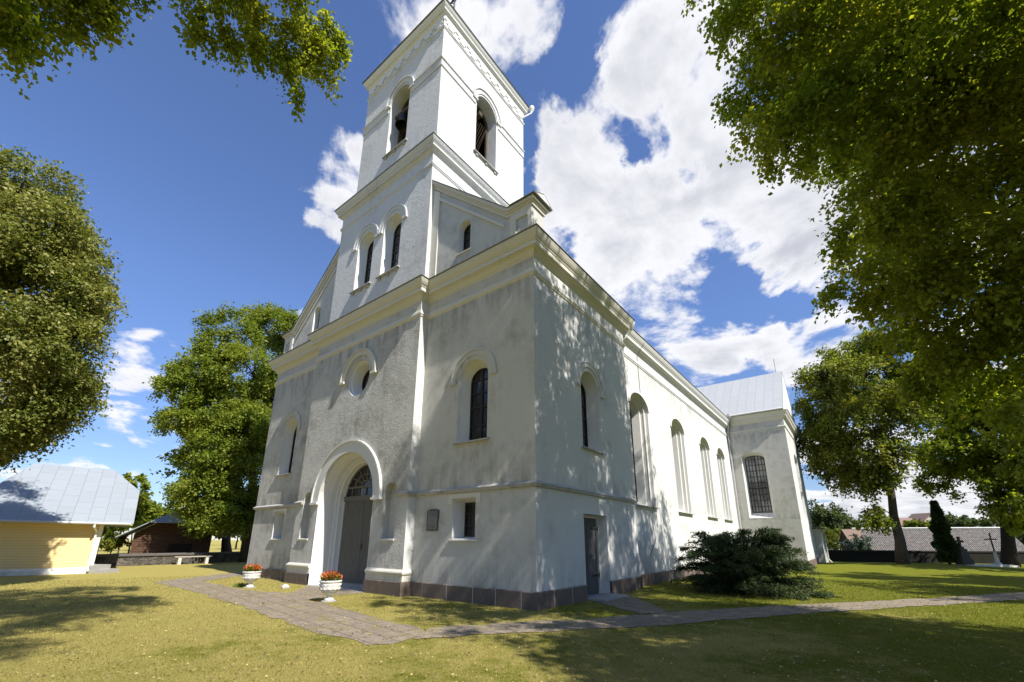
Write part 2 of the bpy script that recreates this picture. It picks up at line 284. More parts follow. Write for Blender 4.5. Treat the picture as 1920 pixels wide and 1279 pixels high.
# ------------------------------------------------------------------ mesh helpers
class MB:
    def __init__(self): self.v = []; self.f = []; self.uv = {}; self.mi = []
    def add(self, vs, fs, mi=0):
        o = len(self.v); self.v += [tuple(map(float, p)) for p in vs]; self.f += [tuple(i+o for i in q) for q in fs]; self.mi += [mi]*len(fs); return o
    def box(self, x0, x1, y0, y1, z0, z1, mi=0):
        self.add([(x0,y0,z0),(x1,y0,z0),(x1,y1,z0),(x0,y1,z0),(x0,y0,z1),(x1,y0,z1),(x1,y1,z1),(x0,y1,z1)],
                 [(0,3,2,1),(4,5,6,7),(0,1,5,4),(1,2,6,5),(2,3,7,6),(3,0,4,7)], mi)
    def obox(self, c, ax, hx, hy, z0, z1, mi=0):        # box along direction ax in plan
        a = np.array([ax[0], ax[1]]); a = a/np.linalg.norm(a); b = np.array([-a[1], a[0]]); c = np.array(c[:2])
        q = [c-a*hx-b*hy, c+a*hx-b*hy, c+a*hx+b*hy, c-a*hx+b*hy]
        self.add([(*p, z0) for p in q]+[(*p, z1) for p in q], [(0,3,2,1),(4,5,6,7),(0,1,5,4),(1,2,6,5),(2,3,7,6),(3,0,4,7)], mi)
    def prism(self, poly, fa, fb, mi=0):                # poly of 2D points; fa/fb map a point to the two end faces
        n = len(poly); a = [fa(*p) for p in poly]; b = [fb(*p) for p in poly]
        self.add(a+b, [tuple(range(n))[::-1], tuple(range(n, 2*n))]+[(i, (i+1) % n, n+(i+1) % n, n+i) for i in range(n)], mi)
    def loft(self, rings, closed=True, caps=False, mi=0):
        n = len(rings[0]); vs = [p for r in rings for p in r]; fs = []
        for k in range(len(rings)-1):
            for i in range(n if closed else n-1):
                j = (i+1) % n; fs.append((k*n+i, k*n+j, (k+1)*n+j, (k+1)*n+i))
        if caps: fs += [tuple(range(n))[::-1], tuple((len(rings)-1)*n+i for i in range(n))]
        self.add(vs, fs, mi)
    def tube(self, pts, rad, n=8, caps=True, mi=0):
        pts = [np.array(p, float) for p in pts]; rings = []
        if not hasattr(rad, '__len__'): rad = [rad]*len(pts)
        ref = None
        for i, p in enumerate(pts):
            d = pts[min(i+1, len(pts)-1)]-pts[max(i-1, 0)]; d = d/(np.linalg.norm(d)+1e-9)
            if ref is None: ref = np.array([0, 0, 1.0]) if abs(d[2]) < 0.9 else np.array([1.0, 0, 0])
            s = np.cross(d, ref); s /= np.linalg.norm(s)+1e-9; u = np.cross(s, d); ref = u
            rings.append([tuple(p+rad[i]*(s*math.cos(a)+u*math.sin(a))) for a in np.linspace(0, 2*math.pi, n, endpoint=False)])
        self.loft(rings, True, caps, mi)
    def lathe(self, c, prof, n=24, mi=0):
        self.loft([[(c[0]+r*math.cos(a), c[1]+r*math.sin(a), c[2]+z) for a in np.linspace(0, 2*math.pi, n, endpoint=False)] for r, z in prof], True, True, mi)
    def sweep(self, prof, path, mi=0):                  # mouldings: profile (out, z) run along a plan path, mitred
        path = [np.array(p, float) for p in path]; dirs = []
        for i in range(len(path)-1):
            d = path[i+1]-path[i]; dirs.append(d/np.linalg.norm(d))
        nr = [np.array([d[1], -d[0]]) for d in dirs]; rings = []
        for i, p in enumerate(path):
            if i == 0: m = nr[0]
            elif i == len(path)-1: m = nr[-1]
            else: m = (nr[i-1]+nr[i])/(1+nr[i-1]@nr[i])
            rings.append([(p[0]+m[0]*o, p[1]+m[1]*o, z) for o, z in prof])
        self.loft(rings, True, True, mi)
    def build(self, name, mats, parent=None, smooth=False, keep=False):
        me = bpy.data.meshes.new(name)
        off = np.array(parent_loc(parent)) if parent is not None else np.zeros(3)
        me.from_pydata([tuple(np.array(p)-off) for p in self.v], [], self.f)
        for mm in (mats if isinstance(mats, (list, tuple)) else [mats]): me.materials.append(MATS[mm])
        for p, i in zip(me.polygons, self.mi): p.material_index = i; p.use_smooth = smooth
        bm = bmesh.new(); bm.from_mesh(me); bmesh.ops.recalc_face_normals(bm, faces=bm.faces); bm.to_mesh(me); bm.free()
        o = bpy.data.objects.new(name, me); COL.objects.link(o)
        if parent is not None: o.parent = parent
        return o
def parent_loc(p):
    l = np.zeros(3)
    while p is not None: l = l+np.array(p.location); p = p.parent
    return l
def tag(o, label=None, cat=None, group=None, kind=None):
    for k, v in (('label', label), ('category', cat), ('group', group), ('kind', kind)):
        if v: o[k] = v
    return o
def thing(name, loc, label, cat, group=None):
    o = bpy.data.objects.new(name, None); COL.objects.link(o); o.location = tuple(map(float, loc)); o.empty_display_size = 0.3
    return tag(o, label, cat, group)
def planar_uv(o, origin, ax, ay):
    me = o.data; uv = me.uv_layers.new(name='UVMap'); off = parent_loc(o.parent)+np.array(o.location)
    co = np.empty(len(me.vertices)*3); me.vertices.foreach_get('co', co); co = co.reshape(-1, 3)+off-np.array(origin)
    li = np.empty(len(me.loops), int); me.loops.foreach_get('vertex_index', li)
    q = np.stack([co[li]@np.array(ax, float), co[li]@np.array(ay, float)], 1)
    uv.data.foreach_set('uv', q.ravel())
def cut(o, cutters):                                    # subtract solids from a wall, baked into its mesh
    c = bpy.data.collections.new('cut'); S.collection.children.link(c)
    off = parent_loc(o.parent)
    tmp = []
    for mb in cutters:
        q = mb.build('cutter', 'mortar'); COL.objects.unlink(q); c.objects.link(q); tmp.append(q)
    md = o.modifiers.new('b', 'BOOLEAN'); md.operation = 'DIFFERENCE'; md.operand_type = 'COLLECTION'; md.collection = c; md.solver = 'EXACT'
    bpy.context.view_layer.update()
    dg = bpy.context.evaluated_depsgraph_get()
    me = bpy.data.meshes.new_from_object(o.evaluated_get(dg)); o.modifiers.clear()
    mats = list(o.data.materials); old = o.data; o.data = me; me.name = old.name
    me.materials.clear()
    for mm in mats: me.materials.append(mm)
    for p in me.polygons: p.material_index = 0; p.use_smooth = False
    bpy.data.meshes.remove(old)
    for q in tmp: bpy.data.objects.remove(q)
    bpy.data.collections.remove(c)

# ------------------------------------------------------------------ ground
BUMP = np.array(at(1690, 1050, 44.0)[:2])
def gz(x, y):
    x = np.asarray(x, float); y = np.asarray(y, float)
    z = -0.0208*np.clip(y-14, 0, 13)
    return z+0.40*np.exp(-((x-BUMP[0])**2+(y-BUMP[1])**2)/60.0)*(y > 16)
def axis(lo, hi, mid_lo, mid_hi, step):
    a = list(np.arange(mid_lo, mid_hi+1e-6, step)); s = step
    x = mid_lo
    while x > lo: s *= 1.35; x -= s; a.insert(0, x)
    s = step; x = mid_hi
    while x < hi: s *= 1.35; x += s; a.append(x)
    return np.array(a)
gx = axis(-700, 700, -40, 40, 1.0); gy = axis(-300, 900, -20, 70, 1.0)
mb = MB(); XX, YY = np.meshgrid(gx, gy); ZZ = gz(XX, YY)
nx = len(gx)
mb.v = list(map(tuple, np.stack([XX.ravel(), YY.ravel(), ZZ.ravel()], 1)))
mb.f = [(j*nx+i, j*nx+i+1, (j+1)*nx+i+1, (j+1)*nx+i) for j in range(len(gy)-1) for i in range(nx-1)]; mb.mi = [0]*len(mb.f)
tag(mb.build('ground', 'lawn', smooth=True), kind='structure')

PATH_A = [(-15.9, -3.66), (-14.27, -3.70), (-11.28, -3.78), (-6.84, -4.16), (-2.5, -4.63), (-0.10, -4.76), (0.18, -4.42), (0.12, -3.62), (-0.42, -3.28), (-1.69, -3.20), (-4.08, -2.76), (-5.0, -2.60), (-6.15, -2.55), (-6.45, -1.6), (-6.45, -0.36), (-10.1, -0.36), (-9.3, -1.0), (-8.21, -1.98), (-9.23, -2.44), (-11.45, -2.50), (-14.75, -2.34), (-17.3, 0.6), (-19.2, 0.6), (-17.3, -1.9)]
PATH_B = [(0.18, -4.0), (1.18, -2.50), (2.43, -0.92), (3.36, 0.42), (4.69, 2.75), (6.14, 5.0), (10.1, 10.8), (16, 18.5), (15.2, 20.3), (10.69, 13.9), (8.74, 10.7), (6.12, 6.9), (3.95, 3.85), (2.5, 1.45), (1.56, -0.35), (0.53, -1.67), (-0.34, -3.2)]
PATH_C = [(0.12, 2.45), (1.3, 1.7), (2.2, 1.05), (2.62, 1.6), (2.0, 2.6), (0.95, 3.8), (0.12, 4.2)]
def sheet_poly(name, poly, z, material, jitter=0.09):
    pts = []
    rr = random.Random(3)
    for i, p in enumerate(poly):                        # slightly uneven edge
        q = poly[(i+1) % len(poly)]; L = math.dist(p, q); k = max(1, int(L/0.35))
        for s in range(k):
            f = s/k; j = jitter if 0 < s else 0
            pts.append((p[0]+(q[0]-p[0])*f+rr.uniform(-j, j), p[1]+(q[1]-p[1])*f+rr.uniform(-j, j)))
    bm = bmesh.new()
    vs = [bm.verts.new((x, y, float(gz(x, y))+z)) for x, y in pts]
    es = [bm.edges.new((vs[i], vs[(i+1) % len(vs)])) for i in range(len(vs))]
    bmesh.ops.triangle_fill(bm, use_beauty=True, use_dissolve=False, edges=es)
    for f in bm.faces:
        if f.normal.z < 0: f.normal_flip()
    me = bpy.data.meshes.new(name); bm.to_mesh(me); bm.free(); me.materials.append(MATS[material])
    o = bpy.data.objects.new(name, me); COL.objects.link(o); return tag(o, kind='structure')
sheet_poly('path', PATH_A, 0.008, 'paving')
sheet_poly('path', PATH_B, 0.012, 'paving')
sheet_poly('path', PATH_C, 0.016, 'paving')
def inside(px, py, poly):
    c = np.zeros(len(px), bool); n = len(poly)
    for i in range(n):
        x1, y1 = poly[i]; x2, y2 = poly[(i+1) % n]
        cond = ((y1 > py) != (y2 > py)); xs = (x2-x1)*(py-y1)/((y2-y1) if y2 != y1 else 1e-9)+x1
        c ^= cond & (px < xs)
    return c

# ------------------------------------------------------------------ church
CX = -8.31                              # axis of the west front
ch = thing('church', (CX, 13.0, 0), 'white plastered village church with a square west tower, round-arched windows and a grey panelled door', 'church')

def arch(hw, z0, zs, rise, n=14):
    p = [(-hw, z0), (-hw, zs)]
    if rise > 0: p += [(-hw*math.cos(a), zs+rise*math.sin(a)) for a in np.linspace(0, math.pi, n+1)[1:-1]]
    p += [(hw, zs), (hw, z0)]; return p
class Face:                             # a wall plane: s along the wall, z up, d into the wall
    def __init__(s, kind, c, base): s.kind, s.c, s.base = kind, c, base
    def __call__(s, a, z, d): return (s.c+a, s.base+d, z) if s.kind == 'front' else (s.base-d, s.c+a, z)
def arch_cut(F, hw, z0, zs, rise, depth):
    mb = MB(); p = arch(hw, z0, zs, rise); mb.prism(p, lambda a, z: F(a, z, -0.5), lambda a, z: F(a, z, depth)); return mb
def oval_cut(F, rx, rz, zc, depth, n=28):
    mb = MB(); p = [(rx*math.cos(a), zc+rz*math.sin(a)) for a in np.linspace(0, 2*math.pi, n, endpoint=False)]
    mb.prism(p, lambda a, z: F(a, z, -0.5), lambda a, z: F(a, z, depth)); return mb
def reveal(F, steps, mat, parent, name='reveal', closed=True):     # steps: (hw, z0, zs, rise, depth)
    mb = MB(); mb.loft([[F(a, z, d) for a, z in arch(hw, z0, zs, rise)] for hw, z0, zs, rise, d in steps], closed); return mb.build(name, mat, parent)
def ring(mb, F, po, pi, d0, d1, mi=0):  # flat band between two outlines of equal point count, from depth d0 to d1
    n = len(po)
    mb.loft([[F(*p, d0) for p in po], [F(*p, d1) for p in po], [F(*p, d1) for p in pi], [F(*p, d0) for p in pi], [F(*p, d0) for p in po]], False, mi=mi)
def hood(F, ri, ro, zs, parent, mat='stucco_trim', proud=0.03, lip=0.022, sx=1.0, name='hood_moulding', drop=0.0):
    mb = MB(); A = np.linspace(0, math.pi, 25)
    def arc(r): return ([(-r*sx, zs-drop)] if drop else [])+[(-r*math.cos(a)*sx, zs+r*math.sin(a)) for a in A]+([(r*sx, zs-drop)] if drop else [])
    o, m_, i = arc(ro), arc(ro-0.06), arc(ri)
    rings = [[F(*p, 0.01) for p in i], [F(*p, -proud) for p in i], [F(*p, -proud) for p in m_], [F(*p, -proud-lip) for p in m_], [F(*p, -proud-lip) for p in o], [F(*p, 0.01) for p in o]]
    n = len(o); vs = [p for r_ in rings for p in r_]; fs = []
    for k in range(5):
        for j in range(n-1): fs.append((k*n+j, k*n+j+1, (k+1)*n+j+1, (k+1)*n+j))
    fs += [tuple(k*n for k in range(6)), tuple(k*n+n-1 for k in range(6))[::-1]]
    mb.add(vs, fs)
    for s in (-1, 1):                   # small blocks the hood rests on
        x = s*(ri+ro)/2*sx; w = (ro-ri)/2*sx+0.03
        q = [(x-w, zs-drop-0.09), (x+w, zs-drop-0.09), (x+w, zs-drop-0.002), (x-w, zs-drop-0.002)]
        mb.prism(q, lambda a, z: F(a, z, 0.01), lambda a, z: F(a, z, -proud-lip-0.01))
    return mb.build(name, mat, parent)
def sill(F, hw, z, parent, mat='string_metal', out=0.10, corbels=False, h=0.05):
    mb = MB(); q = [(-out, z-h), (0.12, z-h+0.01), (0.12, z+0.02), (-out, z-0.008)]
    mb.loft([[F(-hw, zz, d) for d, zz in q], [F(hw, zz, d) for d, zz in q]], True, True)
    if corbels:
        for s in (-0.75, 0, 0.75):
            mb.prism([(s*hw-.07, z-h-.12), (s*hw+.07, z-h-.12), (s*hw+.07, z-h-.004), (s*hw-.07, z-h-.004)], lambda a, zz: F(a, zz, 0.01), lambda a, zz: F(a, zz, -0.07))
    return mb.build('sill', mat, parent)
def window(F, hw, z0, zs, rise, d, nv, zbars, fmat='frame_dark', gmat='glass_dark', fw=0.05, bar=0.022, heavy=True):
    po = arch(hw, z0, zs, rise); pi = arch(hw-fw, z0+fw, zs, max(rise-fw, 0) if rise else 0)
    if not rise: pi = [(-hw+fw, z0+fw), (-hw+fw, zs-fw), (hw-fw, zs-fw), (hw-fw, z0+fw)]
    mb = MB(); n = len(po)
    mb.loft([[F(*p, d-0.04) for p in po]+[F(*po[0], d-0.04)], [F(*p, d-0.04) for p in pi]+[F(*pi[0], d-0.04)], [F(*p, d+0.02) for p in pi]+[F(*pi[0], d+0.02)], [F(*p, d+0.02) for p in po]+[F(*po[0], d+0.02)], [F(*p, d-0.04) for p in po]+[F(*po[0], d-0.04)]], False)
    def ztop(a):
        return zs-fw if not rise else zs+(rise-fw)*math.sqrt(max(0, 1-(a/(hw-fw+1e-6))**2))
    for k in range(1, nv):
        a = -hw+2*hw*k/nv; b = bar*2.2 if heavy and k*2 == nv else bar
        mb.prism([(a-b, z0+fw-.003), (a+b, z0+fw-.003), (a+b, ztop(a)+.003), (a-b, ztop(a)+.003)], lambda x, z: F(x, z, d-0.034), lambda x, z: F(x, z, d+0.014))
    for q in zbars:
        zz, bb = (q if isinstance(q, tuple) else (q, bar))
        w = hw-fw if zz <= zs or not rise else (hw-fw)*math.sqrt(max(0, 1-((zz-zs)/(rise-fw))**2))
        mb.prism([(-w-.003, zz-bb), (w+.003, zz-bb), (w+.003, zz+bb), (-w-.003, zz+bb)], lambda x, z: F(x, z, d-0.030), lambda x, z: F(x, z, d+0.010))
    fr = mb.build('window', fmat, ch)
    g = MB(); g.prism(arch(hw-fw*0.5, z0+fw*0.5, zs-(fw*0.5 if not rise else 0), max(rise-fw*0.5, 0)), lambda a, z: F(a, z, d), lambda a, z: F(a, z, d+0.006))
    g.build('glass', gmat, fr)
    return fr

# --- west block
FY0 = 0.0; BAYY = -0.3471; BX0, BX1 = -11.87, -4.757; WX = -16.62; L1 = 6.635
foot = [(0, 0), (0, L1), (WX, L1), (WX, 0), (BX0, 0), (BX0, BAYY), (BX1, BAYY), (BX1, 0)]
mb = MB(); mb.prism(foot[::-1], lambda x, y: (x, y, -0.6), lambda x, y: (x, y, 10.62))
w_block = mb.build('wall', 'stucco_flank', ch)
F_R = Face('front', -2.375, 0.0); F_L = Face('front', 2*CX+2.375, 0.0)
F_r = Face('front', -2.58, 0.0); F_l = Face('front', 2*CX+2.58, 0.0)
F_B = Face('front', CX, BAYY); PCX = -8.40; F_P = Face('front', PCX, BAYY); F_O = Face('front', -8.33, BAYY)
F_N1 = Face('front', -11.02, BAYY); F_N2 = Face('front', -5.66, BAYY)
F_S = Face('side', 3.38, 0.0); F_D = Face('side', 3.34, 0.0)
cut(w_block, [arch_cut(F_R, .63, 4.58, 6.65, .63, .50), arch_cut(F_L, .63, 4.58, 6.65, .63, .50), arch_cut(F_r, .46, 1.68, 2.85, 0, .52), arch_cut(F_l, .46, 1.68, 2.85, 0, .52),
              arch_cut(F_P, 1.80, -0.05, 3.05, 1.86, 1.0), oval_cut(F_O, .72, .76, 7.90, .62), arch_cut(F_N1, .345, 1.69, 3.18, .345, .28), arch_cut(F_N2, .345, 1.69, 3.18, .345, .28),
              arch_cut(F_S, .66, 4.56, 6.70, .64, .52), arch_cut(F_D, .78, -0.05, 2.45, 0, .48)])
# the bay in front is rougher and dirtier than the flanks, the south side cleaner
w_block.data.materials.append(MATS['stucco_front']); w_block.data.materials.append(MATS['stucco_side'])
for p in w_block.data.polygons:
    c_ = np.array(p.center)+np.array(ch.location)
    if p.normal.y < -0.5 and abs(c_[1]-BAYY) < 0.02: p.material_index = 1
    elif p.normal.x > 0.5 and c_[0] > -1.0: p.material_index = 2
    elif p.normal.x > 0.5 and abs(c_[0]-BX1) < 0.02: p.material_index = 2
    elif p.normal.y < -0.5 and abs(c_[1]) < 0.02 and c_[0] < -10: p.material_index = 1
for F in (F_R, F_L):
    reveal(F, [(.63, 4.58, 6.65, .63, .003), (.60, 4.59, 6.65, .60, .14), (.475, 4.66, 6.62, .475, .44)], 'stucco_white', ch)
    window(F, .475, 4.66, 6.62, .475, .45, 2, [5.15, (5.78, .035), 6.25, 6.7])
    sill(F, .74, 4.575, ch); hood(F, .76, .98, 6.66, ch, 'stucco_flank')
for F in (F_r, F_l):
    reveal(F, [(.46, 1.68, 2.85, 0, .003), (.37, 1.75, 2.76, 0, .46)], 'stucco_white', ch)
    window(F, .37, 1.75, 2.76, 0, .47, 2, [2.08, 2.42])
    sill(F, .54, 1.675, ch, 'stucco_white', 0.06)
    mb = MB(); q = [(-.66, 2.70), (-.66, 2.99), (.66, 2.99), (.66, 2.70), (.48, 2.70), (.48, 2.86), (-.48, 2.86), (-.48, 2.70)]
    mb.prism(q, lambda a, z: F(a, z, 0.01), lambda a, z: F(a, z, -0.025)); mb.build('hood_moulding', 'stucco_trim', ch)
reveal(F_S, [(.66, 4.56, 6.70, .64, .003), (.62, 4.58, 6.70, .60, .16), (.50, 4.68, 6.66, .48, .46)], 'stucco_white', ch)
window(F_S, .50, 4.68, 6.66, .48, .47, 2, [5.15, (5.78, .035), 6.25, 6.7]); sill(F_S, .78, 4.555, ch); hood(F_S, .78, 1.0, 6.70, ch, 'stucco_side')
# niches
for F in (F_N1, F_N2): sill(F, .38, 1.685, ch, 'stucco_trim', 0.05, h=0.06)
# oculus
mb = MB(); A = np.linspace(0, 2*math.pi, 36, endpoint=False)
mb.loft([[F_O(rx*math.cos(a), 7.90+rz*math.sin(a), d) for a in A] for rx, rz, d in ((.72, .76, .003), (.69, .73, .12), (.64, .68, .14), (.50, .54, .55))], True); mb.build('reveal', 'stucco_white', ch)
mb = MB(); mb.loft([[F_O(r_*math.cos(a), 7.90+(r_+.04)*math.sin(a), d) for a in A] for r_, d in ((.51, .50), (.45, .50), (.45, .56), (.51, .56))], True)
mb.prism([(-.02, 7.43), (.02, 7.43), (.02, 8.37), (-.02, 8.37)], lambda a, z: F_O(a, z, .51), lambda a, z: F_O(a, z, .55))
fr = mb.build('window', 'frame_dark', ch); mb = MB()
mb.prism([(.48*math.cos(a), 7.90+.52*math.sin(a)) for a in A], lambda a, z: F_O(a, z, .545), lambda a, z: F_O(a, z, .552)); mb.build('glass', 'glass_dark', fr)
hood(F_O, .95, 1.21, 7.92, ch, 'stucco_trim', 0.06, 0.05)
# portal
reveal(F_P, [(1.797, -.04, 3.05, 1.857, -.012), (1.79, -.04, 3.05, 1.85, .10), (1.72, -.04, 3.06, 1.77, .22), (1.62, -.04, 3.08, 1.66, .40), (1.58, -.04, 3.08, 1.62, .58), (1.53, -.04, 3.10, 1.56, .585), (1.50, -.04, 3.10, 1.53, .68), (1.44, -.04, 3.12, 1.46, .69), (1.41, -.04, 3.14, 1.43, .85), (1.37, -.04, 3.16, 1.39, .86), (1.37, -.04, 3.16, 1.39, .96)], 'stucco_white', ch, 'portal_reveal', False)
hood(F_P, 1.80, 2.27, 3.07, ch, 'stucco_white', 0.05, 0.05, name='archivolt')
dr = thing('door', (0, 0, 0), None, None); dr.parent = ch; dr.location = Vector(F_P(0, 0, .86))-Vector(ch.location)
for s in (-1, 1):                       # two leaves of ribbed boards
    mb = MB(); x0, x1 = (-1.365, -.012) if s < 0 else (.012, 1.365)
    mb.prism([(x0, .02), (x1, .02), (x1, 3.13), (x0, 3.13)], lambda a, z: F_P(a, z, .895), lambda a, z: F_P(a, z, .94))
    nb = 11; bw = (x1-x0)/nb
    for k in range(nb):
        a0 = x0+k*bw+.016; a1 = x0+(k+1)*bw-.016
        mb.loft([[F_P(a, z, d) for a, d in ((a0, .896), (a0+.022, .868), (a1-.022, .868), (a1, .896))] for z in (.16, 3.08)], True, True)
    mb.prism([(x0, .03), (x1, .03), (x1, .155), (x0, .155)], lambda a, z: F_P(a, z, .872), lambda a, z: F_P(a, z, .90))
    mb.build('door_leaf', 'door_paint', dr)
mb = MB(); mb.prism([(.06, 1.30), (.10, 1.30), (.10, 1.52), (.06, 1.52)], lambda a, z: F_P(a, z, .845), lambda a, z: F_P(a, z, .87)); mb.tube([F_P(.08, 1.42, .85), F_P(.08, 1.42, .80), F_P(.17, 1.42, .79)], .012); mb.build('handle', 'iron', dr)
mb = MB()
mb.prism([(-1.37, 3.13), (1.37, 3.13), (1.37, 3.27), (-1.37, 3.27)], lambda a, z: F_P(a, z, .84), lambda a, z: F_P(a, z, .95))
mb.prism([(-1.40, 3.27), (1.40, 3.27), (1.40, 3.31), (-1.40, 3.31)], lambda a, z: F_P(a, z, .82), lambda a, z: F_P(a, z, .95))
mb.prism([(-1.33, 3.62), (1.33, 3.62), (1.33, 3.70), (-1.33, 3.70)], lambda a, z: F_P(a, z, .87), lambda a, z: F_P(a, z, .93))
for k in range(-2, 3): mb.prism([(k*.46-.022, 3.31), (k*.46+.022, 3.31), (k*.46+.022, 3.62), (k*.46-.022, 3.62)], lambda a, z: F_P(a, z, .88), lambda a, z: F_P(a, z, .925))
def arcp(r, n=20): return [(-r*math.cos(a), 3.70+r*.62*math.sin(a)) for a in np.linspace(0, math.pi, n)]
for r0, r1 in ((.28, .34), (.70, .75)): ring(mb, F_P, arcp(r1), arcp(r0), .88, .925)
for a in np.linspace(0, math.pi, 7)[1:-1]:
    c_, s_ = math.cos(a), math.sin(a); nx_, nz_ = -s_*.02, c_*.02
    p0 = (-c_*.32, 3.70+s_*.20); p1 = (-c_*1.24, 3.70+s_*.80)
    mb.prism([(p0[0]+nx_, p0[1]-nz_), (p1[0]+nx_, p1[1]-nz_), (p1[0]-nx_, p1[1]+nz_), (p0[0]-nx_, p0[1]+nz_)], lambda a, z: F_P(a, z, .882), lambda a, z: F_P(a, z, .922))
ring(mb, F_P, arch(1.37, 3.16, 3.165, 1.39, 20), arch(1.29, 3.16, 3.165, 1.31, 20), .86, .95)
fan = mb.build('fanlight', 'fan_frame', dr)
mb = MB(); mb.prism(arch(1.34, 3.29, 3.30, 1.22, 20), lambda a, z: F_P(a, z, .915), lambda a, z: F_P(a, z, .921)); mb.build('glass', 'glass_dark', fan)
mb = MB(); mb.box(PCX-1.8, PCX+1.8, BAYY-.12, BAYY+.96, -.3, .015); mb.box(PCX-1.37, PCX+1.37, BAYY+.62, BAYY+.98, -.2, .10); mb.build('doorstep', 'concrete', ch)
# side door
reveal(F_D, [(.78, -.05, 2.45, 0, .003), (.77, -.05, 2.44, 0, .36)], 'stucco_white', ch, 'door_reveal', False)
mb = MB()
for q in ([(-.77, -.04), (-.68, -.04), (-.68, 2.36), (-.77, 2.36)], [(.68, -.04), (.77, -.04), (.77, 2.36), (.68, 2.36)], [(-.77, 2.36), (.77, 2.36), (.77, 2.44), (-.77, 2.44)]):
    mb.prism(q, lambda a, z: F_D(a, z, .30), lambda a, z: F_D(a, z, .40))
df = mb.build('door_frame', 'stucco_trim', ch)
mb = MB(); mb.prism([(-.675, .02), (.675, .02), (.675, 2.355), (-.675, 2.355)], lambda a, z: F_D(a, z, .365), lambda a, z: F_D(a, z, .40))
def clip(poly, box):                    # clip a polygon to a rectangle
    for ax_, sg, lim in ((0, 1, box[0]), (0, -1, box[1]), (1, 1, box[2]), (1, -1, box[3])):
        outp = []
        for i in range(len(poly)):
            a, b = poly[i], poly[(i+1) % len(poly)]; ia, ib = sg*(a[ax_]-lim) >= 0, sg*(b[ax_]-lim) >= 0
            if ia: outp.append(a)
            if ia != ib:
                f = (lim-a[ax_])/(b[ax_]-a[ax_]); outp.append((a[0]+f*(b[0]-a[0]), a[1]+f*(b[1]-a[1])))
        poly = outp
        if len(poly) < 3: return None
    return poly
for zlo, zhi, sgn in ((.06, 1.20, 1), (1.24, 2.33, -1)):
    for sx_s in (-1, 1):
        bx = (-.66, -.01) if sx_s < 0 else (.01, .66)
        for k in range(-14, 30):
            z_ = zlo+k*.11; sl = 1.6*sgn*sx_s
            p = clip([(bx[0], z_), (bx[1], z_+sl*(bx[1]-bx[0])), (bx[1], z_+sl*(bx[1]-bx[0])+.092), (bx[0], z_+.092)], (bx[0], bx[1], zlo, zhi))
            if p: mb.prism(p, lambda a, z: F_D(a, z, .345), lambda a, z: F_D(a, z, .366))
mb.prism([(-.66, 1.205), (.66, 1.205), (.66, 1.235), (-.66, 1.235)], lambda a, z: F_D(a, z, .335), lambda a, z: F_D(a, z, .366))
sdoor = mb.build('door', 'door_grey', ch)
for z_ in (.55, 2.0):
    mb = MB(); mb.prism([(.30, z_), (.74, z_), (.74, z_+.06), (.30, z_+.06)], lambda a, z: F_D(a, z, .325), lambda a, z: F_D(a, z, .344)); mb.tube([F_D(.70, z_-.05, .31), F_D(.70, z_+.11, .31)], .022)
    mb.build('hinge', 'iron', sdoor)
mb = MB(); mb.prism([(-.58, .9), (-.52, .9), (-.52, 1.15), (-.58, 1.15)], lambda a, z: F_D(a, z, .325), lambda a, z: F_D(a, z, .344)); mb.tube([F_D(-.55, 1.02, .33), F_D(-.55, 1.02, .28), F_D(-.45, 1.02, .28)], .01); mb.build('handle', 'iron', sdoor)
mb = MB(); mb.box(.03, .62, 2.5, 4.15, -.3, .055); mb.box(-.40, .03, 2.56, 4.12, -.3, .03); mb.build('doorstep', 'concrete', ch)

# --- nave
NX = -0.30; L2 = 26.735
mb = MB(); mb.box(2*CX-NX, NX, L1-0.3, L2+.4, -0.9, 10.62); w_nave = mb.build('wall', 'stucco_side', ch)
NW = [8.60, 13.97, 19.35, 23.52]; FN = [Face('side', y, NX) for y in NW]
cut(w_nave, [arch_cut(F, 1.06, 3.06, 7.40, .62, .75) for F in FN])
for F in FN:
    reveal(F, [(1.06, 3.06, 7.40, .62, .003), (1.05, 3.07, 7.40, .61, .13), (.92, 3.08, 7.36, .56, .135), (.91, 3.10, 7.36, .55, .30), (.80, 3.14, 7.33, .50, .305), (.72, 3.30, 7.30, .46, .68)], 'stucco_white', ch)
    window(F, .72, 3.30, 7.30, .46, .69, 4, [3.9, 4.5, (5.1, .035), 5.7, 6.3, (6.9, .035)], gmat='glass_dark' if F is FN[0] else 'glass_sky_curtain', heavy=True)
    sill(F, 1.18, 3.055, ch, 'string_metal', 0.14)
    mb = MB(); o_ = arch(1.16, 7.40, 7.401, .74, 20)[1:-1]; i_ = arch(1.06, 7.40, 7.401, .62, 20)[1:-1]
    ring(mb, F, o_, i_, 0.01, -0.06); mb.build('hood_moulding', 'stucco_white', ch)
# --- transept and apse end
TX = 3.60; TY1 = 35.4; F_T = Face('front', 1.29, L2); F_T2 = Face('side', 31.0, TX)
mb = MB(); mb.box(2*CX-TX, TX, L2, TY1, -1.0, 10.75); w_tr = mb.build('wall', 'stucco_flank', ch)
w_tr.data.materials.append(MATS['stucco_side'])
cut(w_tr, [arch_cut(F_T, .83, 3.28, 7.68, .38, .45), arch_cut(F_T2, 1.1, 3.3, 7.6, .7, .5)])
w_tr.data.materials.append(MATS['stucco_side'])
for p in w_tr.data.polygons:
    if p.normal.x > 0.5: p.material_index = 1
reveal(F_T, [(.83, 3.28, 7.68, .38, .003), (.80, 3.31, 7.67, .36, .06), (.645, 3.66, 7.62, .24, .40)], 'stucco_white', ch)
window(F_T, .645, 3.66, 7.62, .24, .41, 6, [3.66+.435*k for k in range(1, 4)]+[(5.42, .035)]+[3.66+.435*k for k in range(5, 10)], gmat='glass_sky_curtain', bar=.016)
